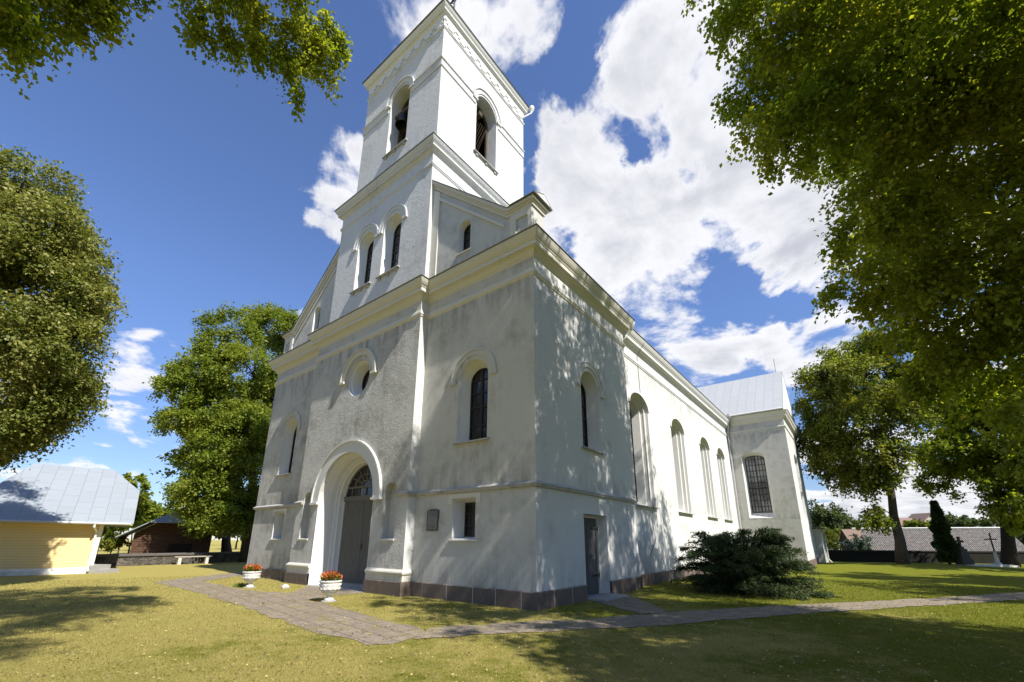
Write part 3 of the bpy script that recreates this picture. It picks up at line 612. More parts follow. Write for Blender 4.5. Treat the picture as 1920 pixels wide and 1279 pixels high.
reveal(F_T2, [(1.1, 3.3, 7.6, .7, .003), (.9, 3.6, 7.5, .6, .45)], 'stucco_white', ch); window(F_T2, .9, 3.6, 7.5, .6, .46, 6, [3.6+.44*k for k in range(1, 10)], bar=.016)
mb = MB(); mb.box(0.2, 4.1, TY1-.1, 39.5, -.6, 2.62); mb.build('annex_wall', 'stucco_flank', ch)  # duller flank stucco stands in for shade on the annex
mb = MB(); mb.prism([(-.1, 3.7), (4.35, 2.62), (4.40, 2.74), (-.1, 3.84)], lambda x, z: (x, TY1+.02, z), lambda x, z: (x, 39.7, z)); mb.build('annex_roof', 'flashing', ch)

# --- tower: lower stage
LTX0, LTX1, LTY = 2*CX+4.95, -4.95, -0.13
mb = MB(); mb.box(LTX0, LTX1, LTY, 7.05, 10.4, 17.62); w_lt = mb.build('tower_wall', 'stucco_tower', ch)
F_T1 = Face('front', -9.29, LTY); F_T3 = Face('front', -7.33, LTY)
cut(w_lt, [arch_cut(F, .61, 12.48, 14.85, .58, .5) for F in (F_T1, F_T3)])
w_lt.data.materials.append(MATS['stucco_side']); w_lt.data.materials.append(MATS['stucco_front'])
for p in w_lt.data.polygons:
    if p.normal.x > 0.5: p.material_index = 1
for F in (F_T1, F_T3):
    reveal(F, [(.61, 12.48, 14.85, .58, .003), (.58, 12.49, 14.85, .55, .12), (.43, 12.58, 14.82, .42, .42)], 'stucco_white', ch)
    window(F, .43, 12.58, 14.82, .42, .43, 2, [12.95, 13.35, (13.8, .03), 14.25, 14.7]); sill(F, .76, 12.47, ch, 'string_metal', 0.12, True)
    hood(F, .74, .965, 14.86, ch, 'stucco_tower', 0.04, 0.03)
# --- belfry: hollow, open on each side
BFX0, BFX1, BFY0, BFY1 = 2*CX+5.25, -5.25, 0.233, 6.69
mb = MB(); mb.box(BFX0, BFX1, BFY0, BFY1, 17.5, 26.3); w_bf = mb.build('belfry_wall', 'stucco_tower', ch)
F_E1 = Face('front', -8.28, BFY0); F_E2 = Face('side', 3.46, BFX1)
hol = MB(); hol.box(BFX0+.62, BFX1-.62, BFY0+.62, BFY1-.62, 19.6, 25.9)
cut(w_bf, [hol]); cut(w_bf, [arch_cut(F_E1, .77, 19.98, 23.25, .80, .9)]); cut(w_bf, [arch_cut(F_E2, .78, 19.98, 23.25, .80, .9)])
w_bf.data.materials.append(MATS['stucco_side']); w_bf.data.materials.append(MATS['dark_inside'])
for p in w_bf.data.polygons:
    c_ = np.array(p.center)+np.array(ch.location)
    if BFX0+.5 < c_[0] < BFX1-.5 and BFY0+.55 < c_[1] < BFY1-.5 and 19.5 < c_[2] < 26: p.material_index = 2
    elif p.normal.x > 0.5: p.material_index = 1
for F in (F_E1, F_E2):
    sill(F, .92, 19.97, ch, 'string_metal', 0.12, True)
    mb = MB()
    for z_ in (20.25, 20.55, 20.85): mb.tube([F(-.75, z_, .58), F(.75, z_, .58)], .022, 6)
    for a in np.linspace(-.7, .7, 9): mb.tube([F(a, 19.98, .58), F(a, 20.85, .58)], .014, 5)
    mb.build('railing', 'iron', ch)
    mb = MB()                           # boarded shutter frame set inside the opening
    ring(mb, F, arch(.77, 19.98, 23.25, .80), arch(.66, 19.98, 23.25, .69), .60, .70)
    for k in range(-5, 6): mb.tube([F(max(-.7, -.7+.14*k), 20.9, .64), F(min(.7, .1+.14*k), 23.2, .64)], .008, 4)
    mb.build('opening_frame', 'old_beam', ch)
mb = MB(); mb.box(-9.5, -7.0, BFY0+.30, BFY0+.50, 22.72, 22.92); mb.box(BFX0+.4, BFX1-.4, 3.3, 3.55, 23.3, 23.55); mb.build('bell_beam', 'old_beam', ch)
mb = MB()
mb.lathe((-8.45, BFY0+.40, 21.95), [(.02, .82), (.10, .80), (.17, .70), (.20, .50), (.24, .28), (.33, .08), (.38, 0), (.34, 0), (.22, .2), (.05, .6)]); mb.build('bell', 'bronze', ch)
mb = MB(); mb.lathe((CX, 3.4, 21.7), [(.02, 1.5), (.2, 1.45), (.36, 1.2), (.42, .8), (.55, .3), (.72, 0), (.66, 0), (.3, .7)]); mb.build('bell', 'bronze', ch)

# --- mouldings
def mould(name, prof, path, mat='stucco_trim'):
    mb = MB(); mb.sweep(prof, path); return mb.build(name, mat, ch)
WBLOCK = [(WX, L1), (WX, 0), (BX0, 0), (BX0, BAYY), (BX1, BAYY), (BX1, 0), (0, 0), (0, L1), (NX-.002, L1)]
FRIEZE = [(-.05, 9.46), (.0, 9.46), (.03, 9.49), (.035, 9.53), (.06, 9.56), (.06, 9.63), (.03, 9.67), (.025, 9.71), (.0, 9.74), (-.05, 9.74)]
def cornice(z, e, h):                   # eave height, overhang, height of the moulding
    P = [(-.05, 0), (.0, 0), (.03, .02), (.04, .07), (.10, .10), (.17, .17), (.26, .25), (.34, .29), (.42, .30), (.44, .34), (.56, .345), (.58, .36), (.58, .56), (.64, .575), (.65, .62), (.72, .66), (.80, .73), (.88, .82), (.93, .90), (.95, .91), (.95, .985), (-.05, .985)]
    return [(o*e if o > 0 else o, z-h+q*h) for o, q in P]
def flash(z, e, inn=0.05, rise=.13): return [(e*.96, z-.012), (e*1.0, z-.022), (e*1.03, z-.008), (e*1.03, z+.012), (-inn, z+rise), (-inn, z+.0)]
mould('frieze_moulding', FRIEZE, WBLOCK); mould('cornice', cornice(10.80, .425, .70), WBLOCK); mould('cornice_flashing', flash(10.81, .425), WBLOCK, 'flashing')
NPATH = [(NX, L1+.004), (NX, L2-.004)]
mould('frieze_moulding', [(o, z-.03) for o, z in FRIEZE], NPATH, 'stucco_white'); mould('cornice', cornice(10.72, .40, .72), NPATH, 'stucco_white'); mould('cornice_flashing', flash(10.73, .40), NPATH, 'flashing')
TPATH = [(NX+.41, L2), (TX, L2), (TX, TY1), (0, TY1)]
mould('frieze_moulding', [(-.05, 9.70), (.0, 9.70), (.06, 9.73), (.06, 9.78), (.0, 9.82), (-.05, 9.82)], [(NX+.003, L2), (TX, L2), (TX, TY1), (0, TY1)], 'stucco_trim')
mould('cornice', cornice(10.92, .36, .66), TPATH, 'stucco_trim')
mould('cornice_flashing', flash(10.93, .37), [(TX, L2), (TX, TY1)], 'flashing')
STR = [(-.05, 3.03), (.06, 3.03), (.075, 3.05), (.08, 3.10), (.10, 3.105), (.10, 3.13), (.0, 3.20), (-.05, 3.20)]
mould('string_course', STR, [(WX, L1), (WX, 0), (BX0, 0), (BX0, BAYY), (-11.38, BAYY)], 'string_metal'); mould('string_course', STR, [(-5.30, BAYY), (BX1, BAYY), (BX1, 0), (0, 0), (0, L1), (NX-.002, L1)], 'string_metal')
BASE = [(-.05, .42), (.045, .42), (.045, .60), (.075, .62), (.09, .67), (.075, .71), (.04, .735), (.01, .77), (-.05, .77)]
mould('base_moulding', BASE, [(BX0, -.06), (BX0, BAYY), (PCX-1.803, BAYY)], 'stucco_trim'); mould('base_moulding', BASE, [(PCX+1.803, BAYY), (BX1, BAYY), (BX1, -.06)], 'stucco_trim')
LTP = [(LTX0, 7.0), (LTX0, LTY), (LTX1, LTY), (LTX1, 7.0)]
mould('frieze_moulding', [(o, z-9.46+16.60) for o, z in FRIEZE], LTP, 'stucco_tower'); mould('cornice', cornice(17.83, .345, .56), LTP, 'stucco_tower'); mould('cornice_flashing', flash(17.84, .35, .33, .30), LTP, 'flashing')
BFP = [(BFX0, BFY1), (BFX0, BFY0), (BFX1, BFY0), (BFX1, BFY1), (BFX0, BFY1)]
mould('frieze_moulding', [(o, (z-9.46)*.8+25.40) for o, z in FRIEZE], BFP, 'stucco_tower'); mould('cornice', cornice(26.72, .30, .50), BFP, 'stucco_white'); mould('cornice_flashing', flash(26.73, .31), BFP, 'flashing')
BELT = [(-.05, 22.93), (.035, 22.93), (.055, 22.96), (.04, 23.0), (.04, 23.33), (.09, 23.36), (.10, 23.41), (.0, 23.47), (-.05, 23.47)]
g_ = .88
mould('belt_course', BELT, [(BFX0, BFY1), (BFX0, BFY0), (-8.28-g_, BFY0)], 'stucco_tower'); mould('belt_course', BELT, [(-8.28+g_, BFY0), (BFX1, BFY0), (BFX1, 3.46-g_)], 'stucco_tower'); mould('belt_course', BELT, [(BFX1, 3.46+g_), (BFX1, BFY1)], 'stucco_tower')
for F in (F_E1, F_E2): hood(F, .80, 1.10, 23.36, ch, 'stucco_tower', 0.04, 0.055, drop=.05, name='archivolt')
mb = MB()                               # stepped corbel frieze below the top cornice
for F, half, n in ((Face('front', CX, BFY0), 3.06, 8), (Face('side', (BFY0+BFY1)/2, BFX1), 3.22, 8)):
    p = 2*half/n
    for k in range(n):
        c_ = -half+p*(k+.5)
        for w, z0, z1 in ((p*.5, 26.02, 26.25), (p*.36, 25.86, 26.02), (p*.22, 25.70, 25.86)):
            mb.prism([(c_-w+.004, z0), (c_+w-.004, z0), (c_+w-.004, z1-.002), (c_-w+.004, z1-.002)], lambda a, z: F(a, z, .01), lambda a, z: F(a, z, -.04))
mb.build('corbel_frieze', 'stucco_white', ch)
# tower roof and cross
mb = MB(); e = .34; q = [(BFX0-e, BFY0-e, 26.76), (BFX1+e, BFY0-e, 26.76), (BFX1+e, BFY1+e, 26.76), (BFX0-e, BFY1+e, 26.76), (CX, 3.46, 31.6)]
mb.add(q, [(0, 1, 4), (1, 2, 4), (2, 3, 4), (3, 0, 4), (3, 2, 1, 0)]); mb.build('tower_roof', 'flashing', ch)
mb = MB(); mb.tube([(CX, 3.46, 31.4), (CX, 3.46, 36.2)], .055); mb.tube([(CX-.75, 3.46, 35.0), (CX+.75, 3.46, 35.0)], .05); mb.lathe((CX, 3.46, 31.7), [(.02, 0), (.2, .1), (.28, .28), (.2, .46), (.03, .56)], 12)
for s in (-1, 1):
    for w in (-1, 1): mb.tube([(CX+s*.35, 3.46, 35.0), (CX+s*.02, 3.46, 35.0+w*.35)], .022)
mb.build('cross', 'iron', ch)

# --- half gables beside the tower
for s in (1, -1):
    fx = (lambda x: x) if s > 0 else (lambda x: 2*CX-x)
    GY0, GY1 = 0.10, 0.72; xt, xl, xr = -5.0, -1.10, -0.08
    zt, zl = 15.58, 12.12
    mb = MB(); P = [(xt-.2, 10.6), (xr, 10.6), (xr, zl), (xl, zl), (xt-.2, zt+.17)]
    mb.prism(P, lambda x, z: (fx(x), GY0, z), lambda x, z: (fx(x), GY1, z)); gw = mb.build('gable_wall', 'stucco_flank', ch)
    Fg = Face('front', fx(-3.14), GY0); cut(gw, [arch_cut(Fg, .30, 11.74, 12.80, .31, .4)])
    reveal(Fg, [(.30, 11.74, 12.80, .31, .003), (.265, 11.76, 12.80, .275, .27)], 'stucco_white', ch)
    window(Fg, .265, 11.76, 12.80, .275, .28, 2, [12.1, 12.45, 12.8], fw=.03, bar=.012); sill(Fg, .36, 11.735, ch, 'stucco_trim', .05, h=.04)
    mb = MB()                           # raking coping with its moulding, turning level over the pedestal
    d = np.array([xl-xt, zl-zt]); d = d/np.linalg.norm(d); nrm = np.array([-d[1], d[0]])
    LAY = [(0.0, .10, .0, .06), (.10, .16, .0, .11), (.16, .26, .0, .17)]
    pts_t = np.array([xt, zt]); kx = xl; kz = zl
    for a, b, _, proud in LAY:
        # bevel joint between the rake and the level part
        bis = nrm+np.array([0, 1.0]); bis = bis/(1+nrm[1])
        t0 = lambda h: pts_t+nrm*h-d*((pts_t+nrm*h)[0]-xt)/d[0]
        pa, pb = t0(a), t0(b); ka, kb = np.array([kx, kz])+bis*a, np.array([kx, kz])+bis*b
        P = [tuple(pa), tuple(ka), (xr+proud*.9, kz+a), (xr+proud*.9, kz+b), tuple(kb), tuple(pb)]
        mb.prism(P[::-1], lambda x, z: (fx(x), GY0-proud, z), lambda x, z: (fx(x), GY1+proud*.9, z))
    mb.build('gable_coping', 'stucco_trim', ch)
    mb = MB(); a, b, pr = .262, .285, .20
    bis = nrm+np.array([0, 1.0]); bis = bis/(1+nrm[1])
    pa, pb = t0(a), t0(b); ka, kb = np.array([kx, kz])+bis*a, np.array([kx, kz])+bis*b
    mb.prism([tuple(pa), tuple(ka), (kx+.5, kz+a), (kx+.5, kz+b), tuple(kb), tuple(pb)][::-1], lambda x, z: (fx(x), GY0-pr, z), lambda x, z: (fx(x), GY1+pr, z))
    ym = (GY0+GY1)/2+.02                # small saddle roof over the pedestal
    mb.prism([(GY0-.24, kz+.263), (GY1+.24, kz+.263), (GY1+.24, kz+.285), (ym, kz+.56), (GY0-.24, kz+.285)], lambda y, z: (fx(xl+.25), y, z), lambda y, z: (fx(xr+.24), y, z))
    mb.build('coping_flashing', 'flashing', ch)
    mb = MB(); mb.prism([(GY0-.10, kz+.29), (GY1+.10, kz+.29), (ym, kz+.50)], lambda y, z: (fx(xr+.20), y, z), lambda y, z: (fx(xr+.246), y, z)); mb.build('pediment', 'stucco_white', ch)
    mb = MB()                           # framed field in the gable and recessed panel of the pedestal
    mb.prism([(-4.98, 11.0), (-4.58, 11.0), (-4.58, zt-.42), (-4.98, zt-.05)], lambda x, z: (fx(x), GY0-.045, z), lambda x, z: (fx(x), GY0+.01, z))
    q0 = np.array([-4.58, zt-.80]); q1 = np.array([-1.22, zt-.80-3.36*.887])
    mb.prism([tuple(q0), tuple(q1), tuple(q1+(0, .13)), tuple(q0+(0, .13))], lambda x, z: (fx(x), GY0-.06, z), lambda x, z: (fx(x), GY0+.01, z))
    for x0, x1 in ((-.98, -.72), (-.24, -.08)): mb.box(min(fx(x0), fx(x1)), max(fx(x0), fx(x1)), GY0-.05, GY0+.01, 10.85, zl-.002)
    mb.box(min(fx(-.719), fx(-.241)), max(fx(-.719), fx(-.241)), GY0-.05, GY0+.01, 11.86, zl-.002)
    mb.build('gable_panel', 'stucco_trim', ch)
# --- roofs
def roofmesh(name, quads, mat):
    mb = MB()
    for q, th in quads:
        q = np.array(q, float); nn = np.cross(q[1]-q[0], q[2]-q[0]); nn /= np.linalg.norm(nn)
        mb.loft([[tuple(p) for p in q], [tuple(p-nn*th) for p in q]], True, True)
    return mb.build(name, mat, ch)
rz_ = 17.0
o = roofmesh('nave_roof', [([(.08, .75, 10.80), (.08, 31, 10.80), (CX, 31, rz_), (CX, .75, rz_)], .06), ([(2*CX-.08, 31, 10.80), (2*CX-.08, .75, 10.80), (CX, .75, rz_), (CX, 31, rz_)], .06)], 'roof_white'); planar_uv(o, (0, 0, 0), (0, 1, 0), (.7, 0, .7))
ym = (L2+TY1)/2; zr = 15.38; xe = TX+.16
o = roofmesh('transept_roof', [([(-1.6, L2-.40, 10.98), (xe, L2-.40, 10.98), (xe, ym, zr), (-4.5, ym, zr)], .05), ([(xe, TY1+.40, 10.98), (-4.5, TY1+.40, 10.98), (-4.5, ym, zr), (xe, ym, zr)], .05)], 'roof_white')
planar_uv(o, (0, 0, 0), (0, .73, .73), (1, 0, 0))
mb = MB(); mb.prism([(L2-.36, 10.93), (TY1+.36, 10.93), (ym, zr-.06)], lambda y, z: (TX+.02, y, z), lambda y, z: (TX+.14, y, z)); mb.build('transept_gable', 'stucco_white', ch)
mb = MB(); mb.tube([(3.3, ym, zr-.05), (3.3, ym, zr+1.25)], .015, 5); mb.build('lightning_rod', 'iron', ch)
# --- rainwater goods
mb = MB(); mb.tube([(.0, L2-.49, 10.97), (xe, L2-.49, 10.98)], .065, 8); mb.build('gutter', 'pipe_white', ch)
def downpipe(pts, hop, r=.06, mat='pipe_metal'):
    mb = MB(); mb.tube(pts, r, 8)
    if hop: mb.lathe(hop, [(.05, -.22), (.07, -.18), (.15, 0), (.16, .16), (.14, .16), (.06, -.1)], 12)
    return mb.build('downpipe', mat, ch)
downpipe([(.12, L2-.50, 10.9), (.05, L2-.48, 10.55), (-.12, L2-.2, 10.0), (-.18, L2-.13, 9.6), (-.18, L2-.13, .25), (-.1, L2-.4, .05)], (.12, L2-.52, 10.92))
downpipe([(.25, L1+.42, 10.45), (.05, L1+.38, 10.2), (-.12, L1+.20, 9.95), (-.20, L1+.12, 9.7)], (.25, L1+.42, 10.62), .055, 'pipe_white')
downpipe([(BFX1+.42, BFY1+.30, 26.5), (BFX1+.40, BFY1+.26, 26.3), (BFX1+.06, BFY1-.08, 25.9)], (BFX1+.42, BFY1+.30, 26.62), .05, 'pipe_white')
downpipe([(4.25, 38.6, 2.5), (4.16, 38.6, 2.2), (4.16, 38.6, .2), (4.4, 38.5, -.1)], None, .06)
mb = MB(); mb.tube([(NX+.42, 8.8, 10.5), (NX+.03, 8.82, 9.9), (NX+.02, 8.9, 8.1), (NX+.03, 9.0, 3.3), (NX+.16, 9.02, 3.05), (NX+.02, 9.05, 2.6), (NX+.02, 9.3, 1.7), (NX+.02, 8.5, 1.05)], .011, 5); mb.build('cable', 'cable', ch)
# --- granite plinth, block by block
def plinth(path, z1, out=.055, step=.85, seed=1):
    rr = random.Random(seed); mb = MB(); mm = MB()
    for i in range(len(path)-1):
        a = np.array(path[i], float); b = np.array(path[i+1], float); L = np.linalg.norm(b-a); d = (b-a)/L; n_ = np.array([d[1], -d[0]])
        s = 0.0
        while s < L-.01:
            w = min(rr.uniform(.7, 1.25)*step, L-s)
            if L-s-w < .3: w = L-s
            g0 = .014 if s > .01 else 0; g1 = .014 if s+w < L-.01 else 0
            e0 = 0.0; o_ = out+rr.uniform(-.006, .006)
            p = [a+d*(s+g0), a+d*(s+w-g1)]
            ext0 = out if s <= .01 and i > 0 and np.cross(d, (np.array(path[i])-np.array(path[i-1]))) < 0 else 0
            ext1 = out*.97 if s+w >= L-.01 and i < len(path)-2 and np.cross((np.array(path[i+2])-np.array(path[i+1])), d) < 0 else 0
            q0 = p[0]-d*ext0; q1 = p[1]+d*ext1
            mb.loft([[(*(q0-n_*.03), -.9), (*(q1-n_*.03), -.9), (*(q1+n_*o_), -.9), (*(q0+n_*o_), -.9)], [(*(q0-n_*.03), z1-.022), (*(q1-n_*.03), z1-.022), (*(q1+n_*o_), z1-.022), (*(q0+n_*o_), z1-.022)], [(*(q0-n_*.03), z1), (*(q1-n_*.03), z1), (*(q1+n_*(o_-.02)), z1), (*(q0+n_*(o_-.02)), z1)]], True, True)
            s += w
        mm.loft([[(*(a-n_*.02), -.9), (*(b-n_*.02), -.9), (*(b+n_*(out-.008)), -.9), (*(a+n_*(out-.008)), -.9)], [(*(a-n_*.02), z1-.01), (*(b-n_*.02), z1-.01), (*(b+n_*(out-.008)), z1-.01), (*(a+n_*(out-.008)), z1-.01)]], True, True)
    o = mb.build('plinth', 'granite', ch); mm.build('mortar_joints', 'mortar', o)
plinth([(WX, L1), (WX, 0), (BX0, 0), (BX0, BAYY-.03), (PCX-1.805, BAYY-.03)], .42, seed=3); plinth([(PCX+1.805, BAYY-.03), (BX1, BAYY-.03), (BX1, 0), (0, 0), (0, F_D.c-.785)], .42, seed=5)
plinth([(0, F_D.c+.785), (0, L1), (NX, L1), (NX, L2), (TX, L2), (TX, TY1)], .42, seed=8)
# --- bronze plaque beside the small window
pq = thing('wall_plaque', (-3.885, -0.0, 2.25), 'small grey metal memorial plaque on the white wall right of the church door', 'plaque')
mb = MB(); FQ = Face('front', -3.885, 0.0)
P = [(-.265, 1.93), (-.265, 2.55), (-.19, 2.55), (-.17, 2.58), (.17, 2.58), (.19, 2.55), (.265, 2.55), (.265, 2.33), (.245, 2.29), (.245, 1.93), (.03, 1.93), (.0, 1.91), (-.03, 1.93)]
mb.prism(P[::-1], lambda a, z: FQ(a, z, 0.01), lambda a, z: FQ(a, z, -.03)); mb.build('frame', 'plaque_dark', pq)
mb = MB(); mb.prism([(-.215, 1.97), (.205, 1.97), (.205, 2.53), (-.215, 2.53)], lambda a, z: FQ(a, z, -.028), lambda a, z: FQ(a, z, -.036)); rr = random.Random(2)
for zc_, hh, w in ((2.515, .02, .12), (2.455, .032, .16), (2.385, .034, .18), (2.245, .022, .09), (2.195, .022, .03), (2.08, .018, .18), (2.03, .018, .09)):
    a = -w
    while a < w:                        # worn raised letters
        lw = rr.uniform(.5, .9)*hh
        if rr.random() > .12:
            mb.prism([(a, zc_-hh/2), (a+lw*.25, zc_-hh/2), (a+lw*.25, zc_+hh/2), (a, zc_+hh/2)], lambda x, z: FQ(x, z, -.035), lambda x, z: FQ(x, z, -.040), 1)
            h2 = rr.choice((-.4, 0, .4))*hh
            mb.prism([(a+lw*.26, zc_+h2-hh*.1), (a+lw*.8, zc_+h2-hh*.1), (a+lw*.8, zc_+h2+hh*.1), (a+lw*.26, zc_+h2+hh*.1)], lambda x, z: FQ(x, z, -.035), lambda x, z: FQ(x, z, -.040), 1)
        a += lw+hh*.25
mb.build('panel', ['plaque_metal', 'plaque_dark'], pq)

# ------------------------------------------------------------------ foliage
def noise3(p, f, seed):
    g = np.random.default_rng(seed); v = np.zeros(len(p))
    for k in range(7):
        d = g.normal(size=3); d /= np.linalg.norm(d); v += np.sin((p@d)*f*g.uniform(.6, 1.6)+g.uniform(0, 6.28))
    return v/7*1.6
def unit(a): return a/(np.linalg.norm(a, axis=1, keepdims=True)+1e-9)
def leaf_object(name, P, T, N, size, mat, parent, wid=.75, fold=.18, tri=False):
    T = unit(T); N = unit(N-T*np.sum(N*T, 1, keepdims=True)); Sd = np.cross(T, N); s = np.asarray(size).reshape(-1, 1)
    a = P; b = P+T*s*.45-Sd*s*.5*wid+N*s*fold; c = P+T*s; d = P+T*s*.45+Sd*s*.5*wid+N*s*fold
    n = len(P); q = [a, c, d] if tri else [a, b, c, d]; k = len(q)
    V = np.stack(q, 1).reshape(-1, 3)
    if parent is not None: V = V-parent_loc(parent)
    me = bpy.data.meshes.new(name); me.vertices.add(n*k); me.vertices.foreach_set('co', V.astype(np.float32).ravel())
    me.loops.add(n*k); me.loops.foreach_set('vertex_index', np.arange(n*k, dtype=np.int32))
    me.polygons.add(n); me.polygons.foreach_set('loop_start', np.arange(0, n*k, k, dtype=np.int32))
    try: me.polygons.foreach_set('loop_total', np.full(n, k, dtype=np.int32))
    except Exception: pass
    me.update(calc_edges=True); me.validate(); me.materials.append(MATS[mat])
    o = bpy.data.objects.new(name, me); COL.objects.link(o)
    if parent is not None: o.parent = parent
    return o
def foliage(lobes, twigs, per, leaf, mat, parent, seed, name='crown', tw=.5, droop=.5, thr=-.25, nf=1.1, flat=.35, shell=.5, clump=.26, wpow=1.0):
    g = np.random.default_rng(seed); L = np.array([(l+(l[3],)*2 if len(l) == 4 else l) for l in lobes], float)
    C, Rr = L[:, :3], L[:, 3:6]
    area = (Rr[:, 0]*Rr[:, 1]+Rr[:, 1]*Rr[:, 2]+Rr[:, 0]*Rr[:, 2])
    m_ = 9; nc = int(twigs*1.6/m_)+1        # tufts of twigs, so that light and gaps get in between
    area = area**wpow; idx = g.choice(len(L), size=nc, p=area/area.sum())
    D = unit(g.normal(size=(nc, 3)))
    rad = shell+(1-shell)*g.random(nc)**.6
    wob = 1+.16*noise3(D*2.2+idx[:, None]*3.7, 1.0, seed+1)
    cc = C[idx]+D*Rr[idx]*(rad*wob)[:, None]
    keep = noise3(cc, nf, seed+2) > thr
    cc, D, idx = cc[keep], D[keep], idx[keep]
    D = np.repeat(D, m_, 0); cr_ = np.repeat(np.minimum(clump*Rr[idx], clump*2.2), m_, 0)
    P = np.repeat(cc, m_, 0)+unit(g.normal(size=D.shape))*cr_*g.random((len(D), 1))**.5*[1, 1, .6]
    P, D = P[:twigs], D[:twigs]; n = len(P)
    ax = unit(D*[1, 1, .6]+g.normal(size=(n, 3))*.45+np.array([0, 0, -droop]))
    tpos = np.linspace(0.05, 1, per)[None, :, None]
    q = P[:, None, :]+ax[:, None, :]*tpos*tw*g.uniform(.6, 1.3, (n, 1, 1))+np.array([0, 0, -1])*(tpos**2)*tw*droop*.5
    q = (q+g.normal(size=q.shape)*tw*.15).reshape(-1, 3)
    axr = np.repeat(ax, per, 0)
    T = axr*.6+g.normal(size=q.shape)*.7+np.array([0, 0, -.45*droop]); N = g.normal(size=q.shape)*flat*1.6+np.array([0, 0, 1.0])+np.repeat(D, per, 0)*.35
    sz = leaf*g.uniform(.5, 1.45, len(q))
    leaf_object(name, q, T, N, sz, mat, parent)
    return P, C, Rr
def tree(name, label, base, lobes, leaf, twigs, per, mat, tr, seed, group=None, bark='bark', trunk_top=None, twig_lines=6, cat='tree', lean=(0, 0), **kw):
    base = np.array(base, float); root = thing(name, base, label, cat, group)
    P, C, Rr = foliage(lobes, twigs, per, leaf, mat, root, seed, **kw)
    g = random.Random(seed); top = np.array(trunk_top if trunk_top is not None else (C.mean(0)+[0, 0, .25*(C[:, 2].max()-C[:, 2].mean())]), float)
    n = 9; trunk = []
    for k in range(n):
        f = k/(n-1); p = base+(top-base)*f; w = math.sin(f*math.pi)*.05*np.linalg.norm(top-base)
        trunk.append(p+np.array([g.uniform(-.4, .4)*w+lean[0]*f*(1-f)*4, g.uniform(-.4, .4)*w+lean[1]*f*(1-f)*4, 0]))
    trunk[0] = base+[0, 0, -.3]
    mb = MB(); rad = [tr*(1.28 if k == 0 else (1-.85*(k/(n-1))**.9)) for k in range(n)]
    mb.tube(trunk, rad, 12)
    zlow = C[:, 2].min()
    # limbs: every mass of leaves hangs on its nearest neighbour nearer the trunk
    nodes = [(trunk[k], rad[k], -1) for k in range(2, n)]
    order = np.argsort(np.hypot(C[:, 0]-base[0], C[:, 1]-base[1])+.35*np.maximum(0, top[2]-C[:, 2])); links = []
    for i in order:
        c = C[i]; best = None
        for j, (p, r_, _) in enumerate(nodes):
            d_ = c-p; L_ = np.linalg.norm(d_)
            if L_ < 1e-6: continue
            cost = L_*(1+.8*max(0, -d_[2]/L_))+(0 if j < n-2 else .25)
            if best is None or cost < best[0]: best = (cost, j)
        j = best[1]; p, r_, _ = nodes[j]; L_ = np.linalg.norm(c-p)
        r0 = min(r_*.62, max(.012, .022*L_+.04*Rr[i].mean())); q = np.array([g.uniform(-.12, .12), g.uniform(-.12, .12), .10])*L_
        mb.tube([p, p+(c-p)*.35+q, p+(c-p)*.7+q*.8, c], [r0, r0*.8, r0*.62, r0*.45], 7)
        nodes.append((c, r0*.6, i))
        for _ in range(twig_lines):
            d = np.array([g.gauss(0, 1) for _ in range(3)]); d /= np.linalg.norm(d); e = c+d*Rr[i]*.9; s_ = p+(c-p)*g.uniform(.75, 1.0)
            mb.tube([s_, s_+(e-s_)*.5+np.array([g.uniform(-.15, .15), g.uniform(-.15, .15), .1])*Rr[i].mean(), e], [r0*.35, r0*.2, .005], 5)
    mb.build('trunk', bark, root, smooth=True)
    return root
def lob(u, v, d, r, rz=None):
    c = at(u, v, d); return (c[0], c[1], c[2], r, r, rz or r)

